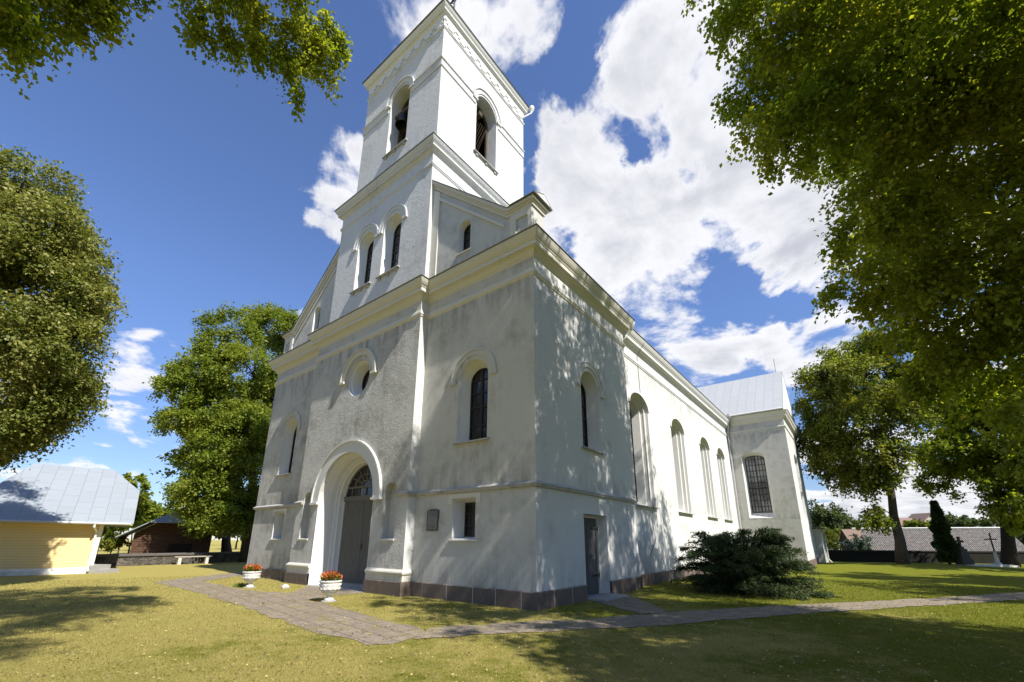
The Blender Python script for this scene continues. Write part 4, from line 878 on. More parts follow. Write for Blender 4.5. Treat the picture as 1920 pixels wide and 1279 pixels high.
# overhanging lime on the right: trunk out of the picture, crown above the path beside the church
TRB = (12.4, 2.2, 0)
LR = [lob(1415, 50, 9.5, .75), lob(1400, 160, 10, .62), lob(1480, 30, 9, 1.05), lob(1450, 130, 9.8, .85), lob(1480, 215, 9.4, .7), lob(1425, 240, 9.2, .40), lob(1420, 285, 9.0, .30), lob(1475, 295, 9.0, .34), lob(1560, 205, 9.4, .85), lob(1560, 100, 10, 1.3), lob(1660, 60, 10.5, 1.4), lob(1650, 190, 10, 1.2), lob(1670, 330, 10.5, .95), lob(1655, 430, 10.5, .8), lob(1605, 400, 10, .32), lob(1600, 450, 10.4, .42), lob(1605, 530, 10.5, .42), lob(1650, 520, 10.5, .70), lob(1690, 560, 11, .8), lob(1760, 120, 11, 1.5), lob(1750, 280, 11, 1.4), lob(1760, 430, 11.5, 1.3), lob(1770, 560, 11.5, 1.1), lob(1850, 60, 11, 1.5), lob(1860, 230, 11, 1.5), lob(1870, 400, 11.5, 1.4), lob(1860, 560, 12, 1.2), lob(1800, 660, 13, 1.0), lob(1890, 680, 13, 1.2), lob(1960, 500, 12, 1.5), lob(1960, 200, 11, 1.6), lob(2050, 350, 11.5, 1.6), lob(1720, 660, 12.5, .6),
      (7.8, .8, 14.9, 1.6, 1.6, 1.3), (6.6, -.4, 14.6, 1.2, 1.2, 1.0), (9.6, 2.6, 15.6, 2, 2, 1.6), (8.4, 3.6, 13.4, 1.5, 1.5, 1.3), (7.3, 2.2, 13.7, 1.2, 1.2, 1.0), (11, 0, 14.4, 2, 2, 1.8), (12.5, 2.5, 17, 2.2, 2.2, 2), (10.2, -1.2, 12, 1.7, 1.7, 1.4), (13.5, 4.5, 14, 2, 2, 2), (11, 5.5, 12.5, 2, 2, 1.8), (8.6, -.6, 16.3, 1.6, 1.6, 1.3), (14.5, .5, 13, 2, 2, 2), (10.8, 4.3, 16.4, 1.8, 1.8, 1.6), (6.9, -.8, 16.4, 1.4, 1.4, 1.1), (8.4, -1.0, 18.4, 1.7, 1.7, 1.3), (6.7, -1.0, 13.0, .9, .9, .8), (8.6, 4.6, 12.8, 1.3, 1.3, 1.1), (8.8, 6.4, 10.5, 1.3, 1.3, 1.2), (9.6, -1.4, 9.6, 1.2, 1.2, 1.0), (10.5, .5, 10.2, 1.5, 1.5, 1.2), (8.5, 2, 18, 2, 2, 1.6), (9, 4.6, 17.4, 2, 2, 1.6), (9.2, 6.6, 15, 1.8, 1.8, 1.6), (9.8, 8.6, 13, 1.6, 1.6, 1.4), (10, 3, 20, 2, 2, 1.6), (8.3, 4.6, 15.3, 1.4, 1.4, 1.2), (9.8, 7.2, 11.3, 1.4, 1.4, 1.2), (10.5, 10, 11, 1.4, 1.4, 1.2), (8.8, -3.0, 11.2, 1.2, 1.2, 1.0), (7.9, -2.5, 12.8, 1.0, 1.0, .8), (9.8, -3.2, 10.0, 1.2, 1.2, 1.0)]
tree('lime_tree', 'big lime tree hanging over the upper right of the yard, its trunk hidden', TRB, LR, .10, 18000, 13, 'leaf_lime_near', .42, 11, 'tall limes round the church yard', 'bark_near', (12.4, 2.2, 17), 3, tw=.42, droop=.75, thr=-.42, nf=1.5, shell=.4)
# two more limes of the row further right; only their shade falls into the picture
tree('lime_tree', 'lime nearest the camera in the right hand row, throwing shade on the lawn', (18.7, -3.5, 0), [(18.7, -3.0, 11.5, 3, 3, 2.6), (16.0, -2.0, 9.2, 2.2, 2.2, 1.8), (20.2, -0.5, 9.5, 2.4, 2.4, 2), (18.2, 0.4, 11.5, 2.2, 2.2, 2), (20.7, -5.0, 9.5, 2.4, 2.4, 2), (17.0, -5.5, 9.5, 2.2, 2.2, 2), (18.7, -3.0, 15.0, 2.4, 2.4, 2.2), (22.2, -2.0, 12, 2, 2, 2), (15.7, 0.0, 11.5, 1.6, 1.6, 1.4), (19.2, 1.8, 8.8, 1.6, 1.6, 1.3), (13.2, -4.2, 10.2, 1.4, 1.4, 1.1), (14.6, -3.6, 9.4, 1.5, 1.5, 1.2), (15.5, -5, 10.5, 1.6, 1.6, 1.3), (13.8, -2.6, 11.5, 1.5, 1.5, 1.2), (12.8, -2.4, 9.2, 1.2, 1.2, 1.0), (15, -2, 9, 1.5, 1.5, 1.2)], .18, 7200, 12, 'leaf_lime_near', .42, 23, 'tall limes round the church yard', twig_lines=3, tw=.7, droop=.6, thr=-.3)
tree('lime_tree', 'lime tree of the right hand row beyond the overhanging one, by the path', (21, 11.5, 0), [(21, 11.5, 11, 2.8, 2.8, 2.4), (19, 9.5, 9, 2, 2, 1.8), (23, 13, 9, 2.2, 2.2, 2), (20.5, 14, 10, 2.2, 2.2, 2), (22.5, 9, 11, 2, 2, 1.8), (21, 11.5, 14.5, 2.2, 2.2, 2), (18.5, 12.5, 11.5, 1.8, 1.8, 1.6)], .18, 1500, 12, 'leaf_lime_near', .4, 29, 'tall limes round the church yard', twig_lines=3, tw=.7, droop=.6, thr=-.3)
for k, (x_, y_, h_, lb) in enumerate(((27, -2, 17, 'unseen lime added for shade, level with the church front'), (19.5, 21, 16, 'unseen lime added for shade, level with the nave'), (20.5, 34, 17, 'unseen lime added for shade, level with the transept'), (23, -16, 16, 'unseen lime added for shade, at outer right behind the camera'), (-9, -27, 17, 'unseen lime added for shade, facing the church door across the lawn'), (8, -29, 17, 'unseen lime added for shade, behind the camera on the right'), (-24, -25, 16, 'unseen lime added for shade, behind the camera on the far left'))):
    rg = random.Random(200+k)  # unseen limes, added to cut sky light on the walls and shade the lawn
    tree('lime_tree', lb, (x_, y_, 0), [(x_, y_, h_*.62, 3.4, 3.4, 4), (x_, y_, h_*.85, 2.4, 2.4, 2.4)]+[(x_+3.2*math.cos(a), y_+3.2*math.sin(a), h_*rg.uniform(.4, .7), 2.4, 2.4, 2) for a in np.arange(0, 6.2, 1.05)], .34, 1700, 9, 'leaf_lime', .42, 210+k, 'tall limes round the church yard', twig_lines=1, tw=.8, droop=.5, thr=-.4)
# lime behind the camera: only hanging branch ends show along the top edge
LT = [lob(20, -60, 7.6, .40), lob(80, -40, 7.6, .36), lob(150, -30, 7.6, .34), lob(120, 28, 7.8, .16), lob(180, -5, 7.6, .17), lob(30, 10, 7.7, .16), (*at(8, 75, 7.8), .07, .07, .14), (*at(256, 0, 7.4), .05, .05, .16), lob(200, -60, 7.4, .3), lob(-60, -20, 7.6, .5),
      lob(385, -20, 7.2, 0.32), lob(450, -5, 7.2, 0.37), lob(400, 30, 7.2, 0.18), lob(385, 60, 7.2, 0.11), lob(460, 65, 7.2, 0.23), lob(437, 98, 7.2, 0.10), lob(520, -5, 7.2, 0.41), lob(515, 65, 7.2, 0.25), (*at(525, 110, 7.2), .15, .15, .2), lob(580, 10, 7.2, 0.41), lob(570, 80, 7.2, 0.31), (*at(565, 135, 7.2), .15, .15, .22), (*at(608, 95, 7.2), .18, .18, .26), (*at(622, 60, 7.2), .15, .15, .26), (*at(600, 142, 7.2), .10, .10, .17), (*at(564, 168, 7.2), .05, .05, .10), lob(615, 0, 7.1, 0.30),
      (1.0, -8.4, 12.8, 1.7, 1.7, 1.2), (2.4, -9.8, 11.5, 2, 2, 1.5), (-.6, -9.4, 12.8, 1.6, 1.6, 1.2), (1, -11.5, 12.5, 2.2, 2.2, 1.8), (3.4, -12.5, 14.5, 2.4, 2.4, 2), (0, -13.5, 11, 2.2, 2.2, 2), (4.5, -14.5, 11, 2.2, 2.2, 2), (.2, -9.6, 14.2, 1.9, 1.9, 1.5), (2.2, -13.5, 17, 2.2, 2.2, 2), (-2, -11.6, 9.8, 1.8, 1.8, 1.4), (-.5, -7.6, 15.0, 1.1, 1.1, .9), (-1.6, -10.8, 13.2, 1.6, 1.6, 1.4), (3.5, -8.4, 13.6, 1.3, 1.3, 1.0), (6.4, -11, 12.5, 1.5, 1.5, 1.1), (-1, -9.0, 15.4, 1.4, 1.4, 1.1), (5.0, -10.0, 14, 1.4, 1.4, 1.1)]
tree('lime_tree', 'lime tree behind the camera whose hanging leafy branch ends show along the top edge', (3.0, -15.5, 0), LT, .07, 11500, 13, 'leaf_lime_near', .45, 37, 'tall limes round the church yard', 'bark_near', (2.4, -13.6, 17), 2, tw=.30, droop=1.0, thr=-.5, nf=2.4, wpow=.62)
# left: lime in front of the yellow house, trunk out of the picture
B1 = (-16.3, -10.2, 0)
def l1(u, v, d, r, rz=None): return lob(u, v, d, r, rz)
L1L = [l1(48, 345, 23, 1.5, .9), l1(-2, 340, 23, 1.6, 1.0), l1(76, 390, 23, 1.4, 1.0), l1(116, 450, 23, 1.2, .85), l1(144, 465, 22.5, .8, .5), l1(48, 430, 22, 1.9, 1.4), l1(116, 540, 22.5, 1.3, 1.0), l1(56, 530, 21.5, 1.8, 1.3), l1(-2, 500, 22, 2.2, 1.8), l1(131, 600, 23, .9, .6), l1(86, 630, 22, 1.5, 1.0), l1(28, 640, 21.5, 2.0, 1.5), l1(96, 700, 22.5, 1.1, .7), l1(48, 730, 22, 1.6, 1.0), l1(101, 745, 22.5, .6, .35), l1(-12, 750, 22, 1.7, 1.2), l1(48, 785, 22, .9, .5), l1(-2, 812, 22, 1.0, .5), l1(56, 775, 22.4, .5, .3), l1(-72, 450, 23, 2.2, 2), l1(-72, 620, 22, 2.2, 2), l1(-82, 780, 22, 1.6, 1.2), l1(-52, 840, 22.5, .8, .5)]
tree('lime_tree', 'sunlit olive green lime tree at the left edge, in front of the yellow house', B1, L1L, .105, 14500, 14, 'leaf_olive', .4, 41, 'tall limes round the church yard', 'bark', (*at(-20, 450, 23),), 4, tw=.55, droop=.55, thr=-.12, nf=1.7, clump=.24)
# left: maples behind the stone wall next to the church
L2L = [lob(442, 625, 41, 2.3, 1.5), lob(512, 610, 42, 2.2, 1.5), lob(552, 640, 42, 1.9, 1.5), lob(419, 665, 41, 2.0, 1.3), lob(374, 700, 40, 1.7, 1.0), lob(344, 725, 40, 1.3, .8), lob(462, 700, 39.5, 2.7, 1.9), lob(532, 740, 41, 2.5, 2), lob(414, 770, 39.5, 2.3, 1.6), lob(354, 790, 40, 1.6, 1.0), lob(482, 800, 39, 2.5, 1.8), lob(412, 850, 39, 2.3, 1.6), lob(359, 860, 39.5, 1.6, 1.0), lob(472, 890, 39, 2.3, 1.7), lob(384, 915, 39, 1.9, 1.1), lob(349, 930, 39.5, 1.1, .6), lob(432, 950, 39, 2.0, 1.1), lob(482, 970, 39, 1.6, 1.1), lob(389, 965, 39.2, 1.4, .7)]
tree('maple_tree', 'broad bright green maple standing beside the left side of the church', (*at(466, 1030, 40)[:2], 0), L2L, .165, 12000, 14, 'leaf_maple', .42, 53, None, 'bark', (*at(480, 660, 41),), 3, tw=.75, droop=.4, thr=-.28, nf=1.0)
tree('maple_tree', 'second maple trunk just left of the broad one, deep in its shade', (*at(430, 1030, 47)[:2], 0), [lob(420, 800, 47, 3, 2.4), lob(380, 880, 46.5, 2.5, 1.8), lob(440, 920, 47, 2.6, 1.8), lob(400, 700, 48, 2.6, 2), lob(385, 970, 46, 2, 1.0)], .28, 1300, 12, 'leaf_maple', .40, 59, None, 'bark', None, 2, tw=.8, droop=.4, thr=-.3)

# ------------------------------------------------------------------ yard on the right
tree('lime_tree', 'tall lime with a clear straight trunk in front of the dark wall at right', (BUMP[0], BUMP[1], float(gz(*BUMP))-.1), [lob(1600, 650, 46, 2.2, 1.3), lob(1660, 640, 46, 2.4, 1.5), lob(1560, 700, 45, 2.2, 1.5), lob(1640, 720, 44.5, 3.0, 2.0), lob(1540, 760, 45, 1.9, 1.1), lob(1600, 790, 44, 2.5, 1.6), lob(1680, 790, 44.5, 2.4, 1.7), lob(1540, 825, 44.5, 1.5, .9), lob(1630, 850, 44, 2.1, 1.2), lob(1565, 860, 44, 1.6, .9), lob(1690, 870, 44, 1.6, 1.0), lob(1700, 900, 44, 1.0, .8), lob(1600, 895, 44, 1.1, .7), lob(1608, 925, 44, .5, .45), lob(1570, 885, 44, .7, .4), lob(1720, 720, 46, 2.2, 1.8), lob(1520, 800, 45, .9, .5), lob(1650, 885, 44, 1.5, 1.0), lob(1615, 905, 43.5, 1.0, .7), lob(1690, 905, 44, 1.1, .8), lob(1634, 972, 43, .60, .38), lob(1648, 950, 43.2, .45, .3), lob(1618, 952, 43, .35, .2), lob(1730, 880, 44, 1.3, .9)], .20, 6200, 14, 'leaf_lime', .36, 61, 'tall limes round the church yard', 'bark', (*at(1640, 720, 45),), 2, tw=.8, droop=.6, thr=-.26, nf=1.0)
B5 = at(1893, 1060, 55)
tree('lime_tree', 'dark lime at the far right edge beside the metal cross', (B5[0], B5[1], float(gz(B5[0], B5[1]))), [lob(1850, 800, 54.5, 3.25, 2.50), lob(1790, 850, 54.5, 2.50, 1.62), lob(1760, 890, 54.5, 1.62, 1.00), lob(1900, 880, 54.5, 3.00, 2.25), lob(1840, 900, 53.9, 2.25, 1.50), lob(1925, 950, 53.2, 2.0, 1.3), lob(1900, 930, 53.2, 1.3, .8), lob(1780, 780, 55.9, 2.75, 2.00), lob(1900, 740, 55.9, 3.25, 2.50), lob(1740, 760, 55.9, 2.25, 1.50), lob(1800, 720, 55.9, 2.75, 2.00), lob(1950, 850, 55.9, 3.25, 2.50)], .24, 6500, 13, 'leaf_lime_near', .50, 67, 'tall limes round the church yard', 'bark_near', (*at(1850, 780, 55),), 3, tw=.75, droop=.6, thr=-.2, nf=1.0)
# low spruce-like branch tuft beside the tall lime
def spray_bush(name, label, cat, base, branches, needle, mat, seed, group=None, bark='bark_near', per=26, sw=.16, stem=.05, sag=.25):
    base = np.array(base, float); root = thing(name, base, label, cat, group); g = np.random.default_rng(seed)
    PP, TT, NN, SS = [], [], [], []; mb = MB()
    for (d, L, up) in branches:         # direction in plan, length, rise
        L *= .93
        d = np.array([math.cos(d), math.sin(d), 0.0]); k = 6; pts = []
        for i in range(k+1):
            f = i/k; pts.append(base+np.array([0, 0, .1])+d*L*f+np.array([0, 0, up*math.sin(f*1.75)*1.0-sag*L*f*f*.35]))
        mb.tube(pts, [stem*(1-.85*i/k)+.004 for i in range(k+1)], 5)
        pts = np.array(pts); nsub = int(10+L*9)
        for j in range(nsub):           # side sprays, flat and drooping
            f = g.uniform(.22, 1.0); i = min(int(f*k), k-1); p = pts[i]+(pts[i+1]-pts[i])*(f*k-i)
            side = np.array([-d[1], d[0], 0])*g.choice((-1, 1)); sd_ = d*g.uniform(.5, 1.0)+side*g.uniform(.2, .9)+np.array([0, 0, g.uniform(-.25, .3)]); sd_ /= np.linalg.norm(sd_)
            sl = g.uniform(.25, .6)*(1.15-.5*f)*min(1.0, L/1.6+.35)
            tt = np.linspace(.05, 1, per)[:, None]
            q = p+sd_*tt*sl+np.array([0, 0, -1])*tt**2*sl*.22+g.normal(size=(per, 3))*sw*.28*(1.1-tt*.7)*[1, 1, .55]
            PP.append(q); TT.append(sd_+g.normal(size=(per, 3))*.65); NN.append(g.normal(size=(per, 3))*.5+[0, 0, 1]); SS.append(needle*g.uniform(.6, 1.3, per))
    leaf_object('foliage', np.concatenate(PP), np.concatenate(TT), np.concatenate(NN), np.concatenate(SS), mat, root, wid=.42, fold=.1)
    mb.build('branches', bark, root, smooth=True); return root
g = random.Random(5)
JB = (3.2, 7.9, 0.0)
br = []
for k in range(112):
    a = g.uniform(0, 2*math.pi); low = k % 3
    if low == 0: br.append((a, g.uniform(1.1, 2.1), g.uniform(.05, .6)))
    elif low == 1: br.append((a, g.uniform(1.2, 2.2), g.uniform(.8, 1.5)))
    else: br.append((a, g.uniform(.8, 1.7), g.uniform(1.4, 2.05)))
for a, L, u_ in ((2.75, 2.6, 1.5), (2.95, 2.5, 1.1), (3.15, 2.4, .75), (2.6, 2.4, 1.7), (3.3, 2.3, .35), (2.3, 2.2, 1.8), (0.3, 2.3, .5), (-.2, 2.4, .2), (-.6, 2.4, .15), (0, 2.6, .1), (-.9, 2.2, .2), (-1.4, 2.0, .3), (.2, 2.5, .0)): br.append((a, L, u_))
spray_bush('juniper_bush', 'wide dark spreading juniper bush on the grass beside the church wall', 'bush', JB, br, .075, 'needle', 71, per=44, sw=.26)
TB = at(1782, 1062, 52); TB[2] = float(gz(TB[0], TB[1]))
root = thing('thuja_tree', TB, 'narrow dark column of thuja standing before the wall', 'tree')
gg = np.random.default_rng(73); n = 9000; h_ = 4.9*gg.random(n)**.85+.15; a = gg.uniform(0, 6.283, n); rmax = .66*np.sin(np.clip((5.3-h_)/5.3, 0, 1)*1.75)*(1+.22*np.sin(3*a+h_*2.1))*(.74+.2*np.sin(h_*5+a*2)+.16*np.sin(h_*11+a*5))
rr_ = rmax*(.55+.45*gg.random(n)**.5); q = np.stack([TB[0]+rr_*np.cos(a), TB[1]+rr_*np.sin(a), TB[2]+h_], 1); od = np.stack([np.cos(a), np.sin(a), np.full(n, .9)], 1)
leaf_object('crown', q, od+gg.normal(size=(n, 3))*.4, np.stack([-np.sin(a), np.cos(a), 0*a], 1)+gg.normal(size=(n, 3))*.6, .24*gg.uniform(.6, 1.3, n), 'thuja_leaf', root, .5)
mb = MB(); mb.tube([TB+[0, 0, -.3], TB+[0, 0, 2], TB+[0, 0, 4.8]], [.12, .08, .02]); mb.build('trunk', 'bark', root)

FH = np.array([-math.sin(YAW), math.cos(YAW)]); RH = np.array([math.cos(YAW), math.sin(YAW)])
def fr(f, l, z=0.0): p = CAM[:2]+FH*f+RH*l; return np.array([p[0], p[1], z])     # metres ahead of the camera, metres to its right
def lat(u, f): return (u-963)/813*f
# field-stone wall with coping at the right, tree shade worked into its colour
wa = fr(46, lat(1520, 46)); wb = fr(41, lat(2050, 41))
wr = thing('stone_wall', (*(wa[:2]+wb[:2])/2, -.3), 'stone wall darkened for tree shade, with a flat coping closing the yard at right', 'wall')
d_ = (wb-wa)[:2]; Lw = np.linalg.norm(d_); mid = (wa[:2]+wb[:2])/2
mb = MB(); mb.obox(mid, d_, Lw/2, .22, -1.2, .74); mb.build('masonry', 'fieldstone_shaded', wr)
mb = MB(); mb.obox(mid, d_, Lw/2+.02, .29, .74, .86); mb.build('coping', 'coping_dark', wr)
# long low barn roof behind it
def ridge_building(name, label, cat, a, b, depth, ze, zr, wallm, roofm, z0=-1.5, over=.35, hip=0.0, th=.08, ridge=None):
    a = np.array(a[:2]); b = np.array(b[:2]); d = b-a; L = np.linalg.norm(d); d /= L; n = np.array([-d[1], d[0]])
    if n@FH < 0: n = -n
    r = thing(name, (*(a+b)/2, z0), label, cat)
    m = (a+b)/2+n*depth/2
    mb = MB(); P = lambda s, t, z: (*(a+d*s+n*t), z)
    hz = zr-(zr-ze)*.06
    mb.add([P(0, 0, z0), P(L, 0, z0), P(L, depth, z0), P(0, depth, z0), P(0, 0, ze), P(L, 0, ze), P(L, depth, ze), P(0, depth, ze), P(hip, depth/2, zr-.05), P(L-hip, depth/2, zr-.05)],
           [(0, 1, 5, 4), (2, 3, 7, 6), (1, 2, 6, 9, 5), (3, 0, 4, 8, 7), (4, 5, 9, 8), (6, 7, 8, 9)]); mb.build('wall', wallm, r)
    mb = MB(); sl = (zr-ze)/(depth/2); o = over
    for sgn in (0, 1):
        t0, t1 = ((-o, depth/2) if sgn == 0 else (depth+o, depth/2))
        q = [P(-o, t0, ze-o*sl), P(L+o, t0, ze-o*sl), P(L+o-hip, t1, zr), P(-o+hip, t1, zr)]
        mb.loft([q, [(p[0], p[1], p[2]+th) for p in q]], True, True)
    if hip:
        for s0, s1 in ((-o, -o+hip), (L+o, L+o-hip)):
            q = [P(s0, -o, ze-o*sl), P(s0, depth+o, ze-o*sl), P(s1, depth/2, zr)]; mb.loft([q, [(p[0], p[1], p[2]+th) for p in q]], True, True)
    ro = mb.build('roof', roofm, r); planar_uv(ro, (*a, 0), (*d, 0), (*(n*.8), .6))
    if ridge:
        mb = MB(); mb.tube([P(-o+hip, depth/2, zr+th+.02), P(L+o-hip, depth/2, zr+th+.02)], .09, 6); mb.build('ridge_cap', ridge, r)
    return r
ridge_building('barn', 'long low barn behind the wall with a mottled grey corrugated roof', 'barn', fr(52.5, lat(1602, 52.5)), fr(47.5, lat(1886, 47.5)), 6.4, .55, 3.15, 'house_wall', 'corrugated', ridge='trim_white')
ridge_building('shed', 'small shed with a plain brown roof at the left end of the grey barn', 'shed', fr(52.0, lat(1570, 52.0)), fr(51.6, lat(1600, 51.6)), 2.4, 1.75, 3.0, 'old_planks', 'house_brown', over=.1)
hb = ridge_building('house', 'house with a brown hipped roof and small dormer rising behind the barn', 'house', fr(84, lat(1672, 84)), fr(84, lat(1815, 84)), 10, 3.0, 6.2, 'house_wall', 'house_brown', hip=4.2)
mb = MB(); p0 = fr(86, lat(1728, 86)); mb.prism([(-2.2, 5.2), (2.2, 5.2), (0, 6.9)], lambda s, z: (*(p0[:2]+RH*s), z), lambda s, z: (*(p0[:2]+RH*s+FH*4), z)); mb.build('dormer', 'house_wall', hb)
mb = MB()
for s in (-1, 1):
    q = [(p0[:2]-FH*.4, 0), (p0[:2]+FH*4, 0)]; mb.loft([[(*(p0[:2]+RH*s*2.6-FH*.4), 4.95), (*(p0[:2]-FH*.4), 7.0), (*(p0[:2]+FH*4), 7.0), (*(p0[:2]+RH*s*2.6+FH*4), 4.95)], [(*(p0[:2]+RH*s*2.6-FH*.4), 5.1), (*(p0[:2]-FH*.4), 7.15), (*(p0[:2]+FH*4), 7.15), (*(p0[:2]+RH*s*2.6+FH*4), 5.1)]], True, True)
mb.build('dormer_roof', 'house_brown', hb)
ridge_building('house', 'small white gabled house half hidden by bushes behind the wall', 'house', fr(62, lat(1548, 62)), fr(66, lat(1575, 66)), 5, 1.2, 2.5, 'trim_white', 'flashing', over=.3)
# bushes and trees beyond the wall
def far_tree(label, u, vtop, vbase, f, wpx, mat, seed, name='tree', cat='tree', leaf=.4, twigs=420, zbase=None):
    w = wpx/813*f/2; zt = 1.65+(1016-vtop)/813*f; zb = 1.65-(vbase-1016)/813*f if zbase is None else zbase
    b = fr(f, lat(u, f), zb); h = zt-zb; g = random.Random(seed)
    lobes = [(b[0], b[1], zb+h*.62, w*.72, w*.72, h*.34)]
    for k in range(7):
        a = k*.9+g.random(); lobes.append((b[0]+math.cos(a)*w*.5, b[1]+math.sin(a)*w*.5, zb+h*g.uniform(.42, .75), w*.5, w*.5, h*.2))
    return tree(name, label, (b[0], b[1], min(zb, -.3)), lobes, leaf, twigs, 9, mat, max(.06, w*.06), seed, twig_lines=1, cat=cat, tw=w*.22, droop=.3, thr=-.35, nf=2.5/max(w, .5))
far_tree('rounded green tree rising behind the dark wall right next to the church end', 1535, 946, 1030, 78, 92, 'leaf_far', 81, twigs=900)
far_tree('yellow green rounded shrub right behind the wall beside the church end', 1538, 988, 1040, 58, 52, 'leaf_yellowgreen', 82, 'shrub', 'shrub', .16, 700)
far_tree('small grey green shrub behind the wall near the barn end', 1583, 1003, 1040, 49, 44, 'leaf_bluegreen', 83, 'shrub', 'shrub', .16, 400)
far_tree('far tree showing between the round tree and the brown house', 1612, 982, 1016, 130, 62, 'leaf_far', 84)
far_tree('tree in front of the brown roofed house, right of its dormer', 1762, 968, 1010, 74, 62, 'leaf_far', 85)
far_tree('pale shrub in front of the brown house, left of its dormer', 1706, 977, 1010, 73, 44, 'leaf_yellowgreen', 88)
far_tree('far dark tree beyond the right end of the barn', 1838, 974, 1012, 120, 60, 'leaf_far', 86)
far_tree('far tree left of the lime trunk, low on the skyline', 1660, 975, 1016, 140, 50, 'leaf_far', 87)
far_tree('slender tree behind the ridge of the yellow house', 258, 886, 1040, 46, 46, 'leaf_maple', 89, twigs=500)
far_tree('bush behind the wooden shed, right of the yellow house', 276, 930, 1040, 50, 56, 'leaf_maple', 90, twigs=500)
far_tree('lush green shrub between the yellow house and the wooden shed', 212, 955, 1050, 37, 60, 'leaf_maple', 91, 'shrub', 'shrub', .16, 700)
far_tree('yellowish flowering shrub beside the stone wall and the shed', 244, 1003, 1046, 36, 44, 'leaf_yellowgreen', 92, 'shrub', 'shrub', .13, 500)
for k, (u, w, s) in enumerate(((405, 60, 301), (445, 70, 302), (-80, 120, 303), (360, 60, 304))):
    far_tree(('far tree in the field behind the maple trunks', 'far tree in the field close to the church corner', 'far tree beyond the left edge', 'far tree behind the wooden shed')[k], u, 985, 1014, 150, w, 'leaf_far', s)
for u, vt, f, w, lb, mt in ((30, 968, 120, 110, 'far tree behind the yellow house on the left', 'leaf_far'), (235, 955, 62, 60, 'bushy tree in the gap between yellow house and wooden shed', 'leaf_maple'), (300, 950, 66, 66, 'bushy tree right behind the gable of the wooden shed', 'leaf_maple'), (410, 985, 95, 80, 'far bush between the maple trunks', 'leaf_far'), (345, 965, 75, 70, 'tree behind the right slope of the wooden shed', 'leaf_far'), (466, 980, 90, 60, 'far bush at the edge of the church front', 'leaf_far'), (1895, 985, 100, 80, 'far tree at the right edge behind the barn end', 'leaf_far'), (2000, 960, 90, 120, 'far tree out at the right of the barn', 'leaf_far'), (1590, 990, 170, 70, 'distant tree low over the shed roof', 'leaf_far')):
    far_tree(lb, u, vt, 1022, f, w, mt, 400+u, twigs=520)
# grave monuments
gp = at(1850, 1066, 53); gzz = float(gz(gp[0], gp[1]))
gr = thing('grave_slab', (gp[0], gp[1], gzz), 'low pale stone grave kerb on the lawn by the wall', 'grave')
ax_ = RH; mb = MB(); mb.obox(gp[:2], ax_, 1.85, .75, gzz-.2, gzz+.10); mb.obox(gp[:2], ax_, 1.65, .58, gzz+.10, gzz+.14); mb.build('kerb', 'pale_stone', gr)
c1 = fr((gp[:2]-CAM[:2])@FH+.2, lat(1815, 39)*0.98); z0 = gzz+.14
c1 = np.array([*(gp[:2]-RH*1.55+FH*.1), 0])
mo = thing('gravestone', (c1[0], c1[1], z0), 'dark stepped gravestone topped by a small stone cross', 'gravestone')
mb = MB(); mb.obox(c1, ax_, .44, .34, z0, z0+.40); mb.loft([[(*(c1[:2]+RH*a+FH*b), z) for a, b in ((-w, -w*.8), (w, -w*.8), (w, w*.8), (-w, w*.8))] for w, z in ((.36, z0+.40), (.25, z0+1.05), (.30, z0+1.08), (.30, z0+1.16), (.19, z0+1.2), (.15, z0+1.36))], True, True); mb.build('pedestal', 'grave_dark', mo)
mb = MB(); mb.obox(c1, ax_, .07, .065, z0+1.32, z0+2.05); mb.obox(c1, ax_, .26, .063, z0+1.70, z0+1.85)
for a, z in ((-.26, z0+1.775), (.26, z0+1.775), (0, z0+2.06)): mb.lathe((*(c1[:2]+RH*a), z-.10), [(.03, 0), (.10, .04), (.11, .1), (.10, .16), (.03, .2)], 10)
mb.build('cross', 'grave_dark', mo)
c2 = np.array([*(gp[:2]+RH*1.12+FH*.1), 0])
me_ = thing('grave_cross', (c2[0], c2[1], z0), 'tall thin metal cross with a pale base on the grave kerb', 'cross')
mb = MB(); mb.tube([(*c2[:2], z0+.28), (*c2[:2], z0+2.45)], [.055, .05], 8); mb.tube([(*(c2[:2]-RH*.50), z0+1.95), (*(c2[:2]+RH*.50), z0+1.95)], .045, 8); mb.build('shaft', 'grave_dark', me_)
mb = MB(); mb.lathe((*c2[:2], z0), [(.26, 0), (.24, .1), (.13, .18), (.10, .9), (.07, 1.0)], 10); mb.build('base', 'pale_stone', me_)

# ------------------------------------------------------------------ yard on the left
# yellow lap-sided house with a half-hipped sheet-metal roof
O_ = np.array([-23.98, -4.14]); AL = np.array([-.18, -.9837]); NL = np.array([-.9837, .18])
hs = thing('yellow_house', (*(O_+AL*1.5+NL*3), 0), 'yellow lap sided house with a grey sheet metal half hipped roof at left', 'house')
def H(s, t, z): p = O_+AL*s+NL*t; return (p[0], p[1], z)
HL, HD = 3.5, 6.6
mb = MB(); mb.loft([[H(0, 0, .28), H(HL, 0, .28), H(HL, HD, .28), H(0, HD, .28)], [H(0, 0, 2.5), H(HL, 0, 2.5), H(HL, HD, 2.5), H(0, HD, 2.5)]], True, True)
mb.add([H(.002, .1, 2.45), H(.002, HD-.1, 2.45), H(.002, HD/2+1.3, 4.6), H(.002, HD/2-1.3, 4.6)], [(0, 1, 2, 3)]); mb.add([H(HL-.002, .1, 2.45), H(HL-.002, HD-.1, 2.45), H(HL-.002, HD/2+1.3, 4.6), H(HL-.002, HD/2-1.3, 4.6)], [(0, 1, 2, 3)])
mb.build('wall', 'lap_siding', hs)
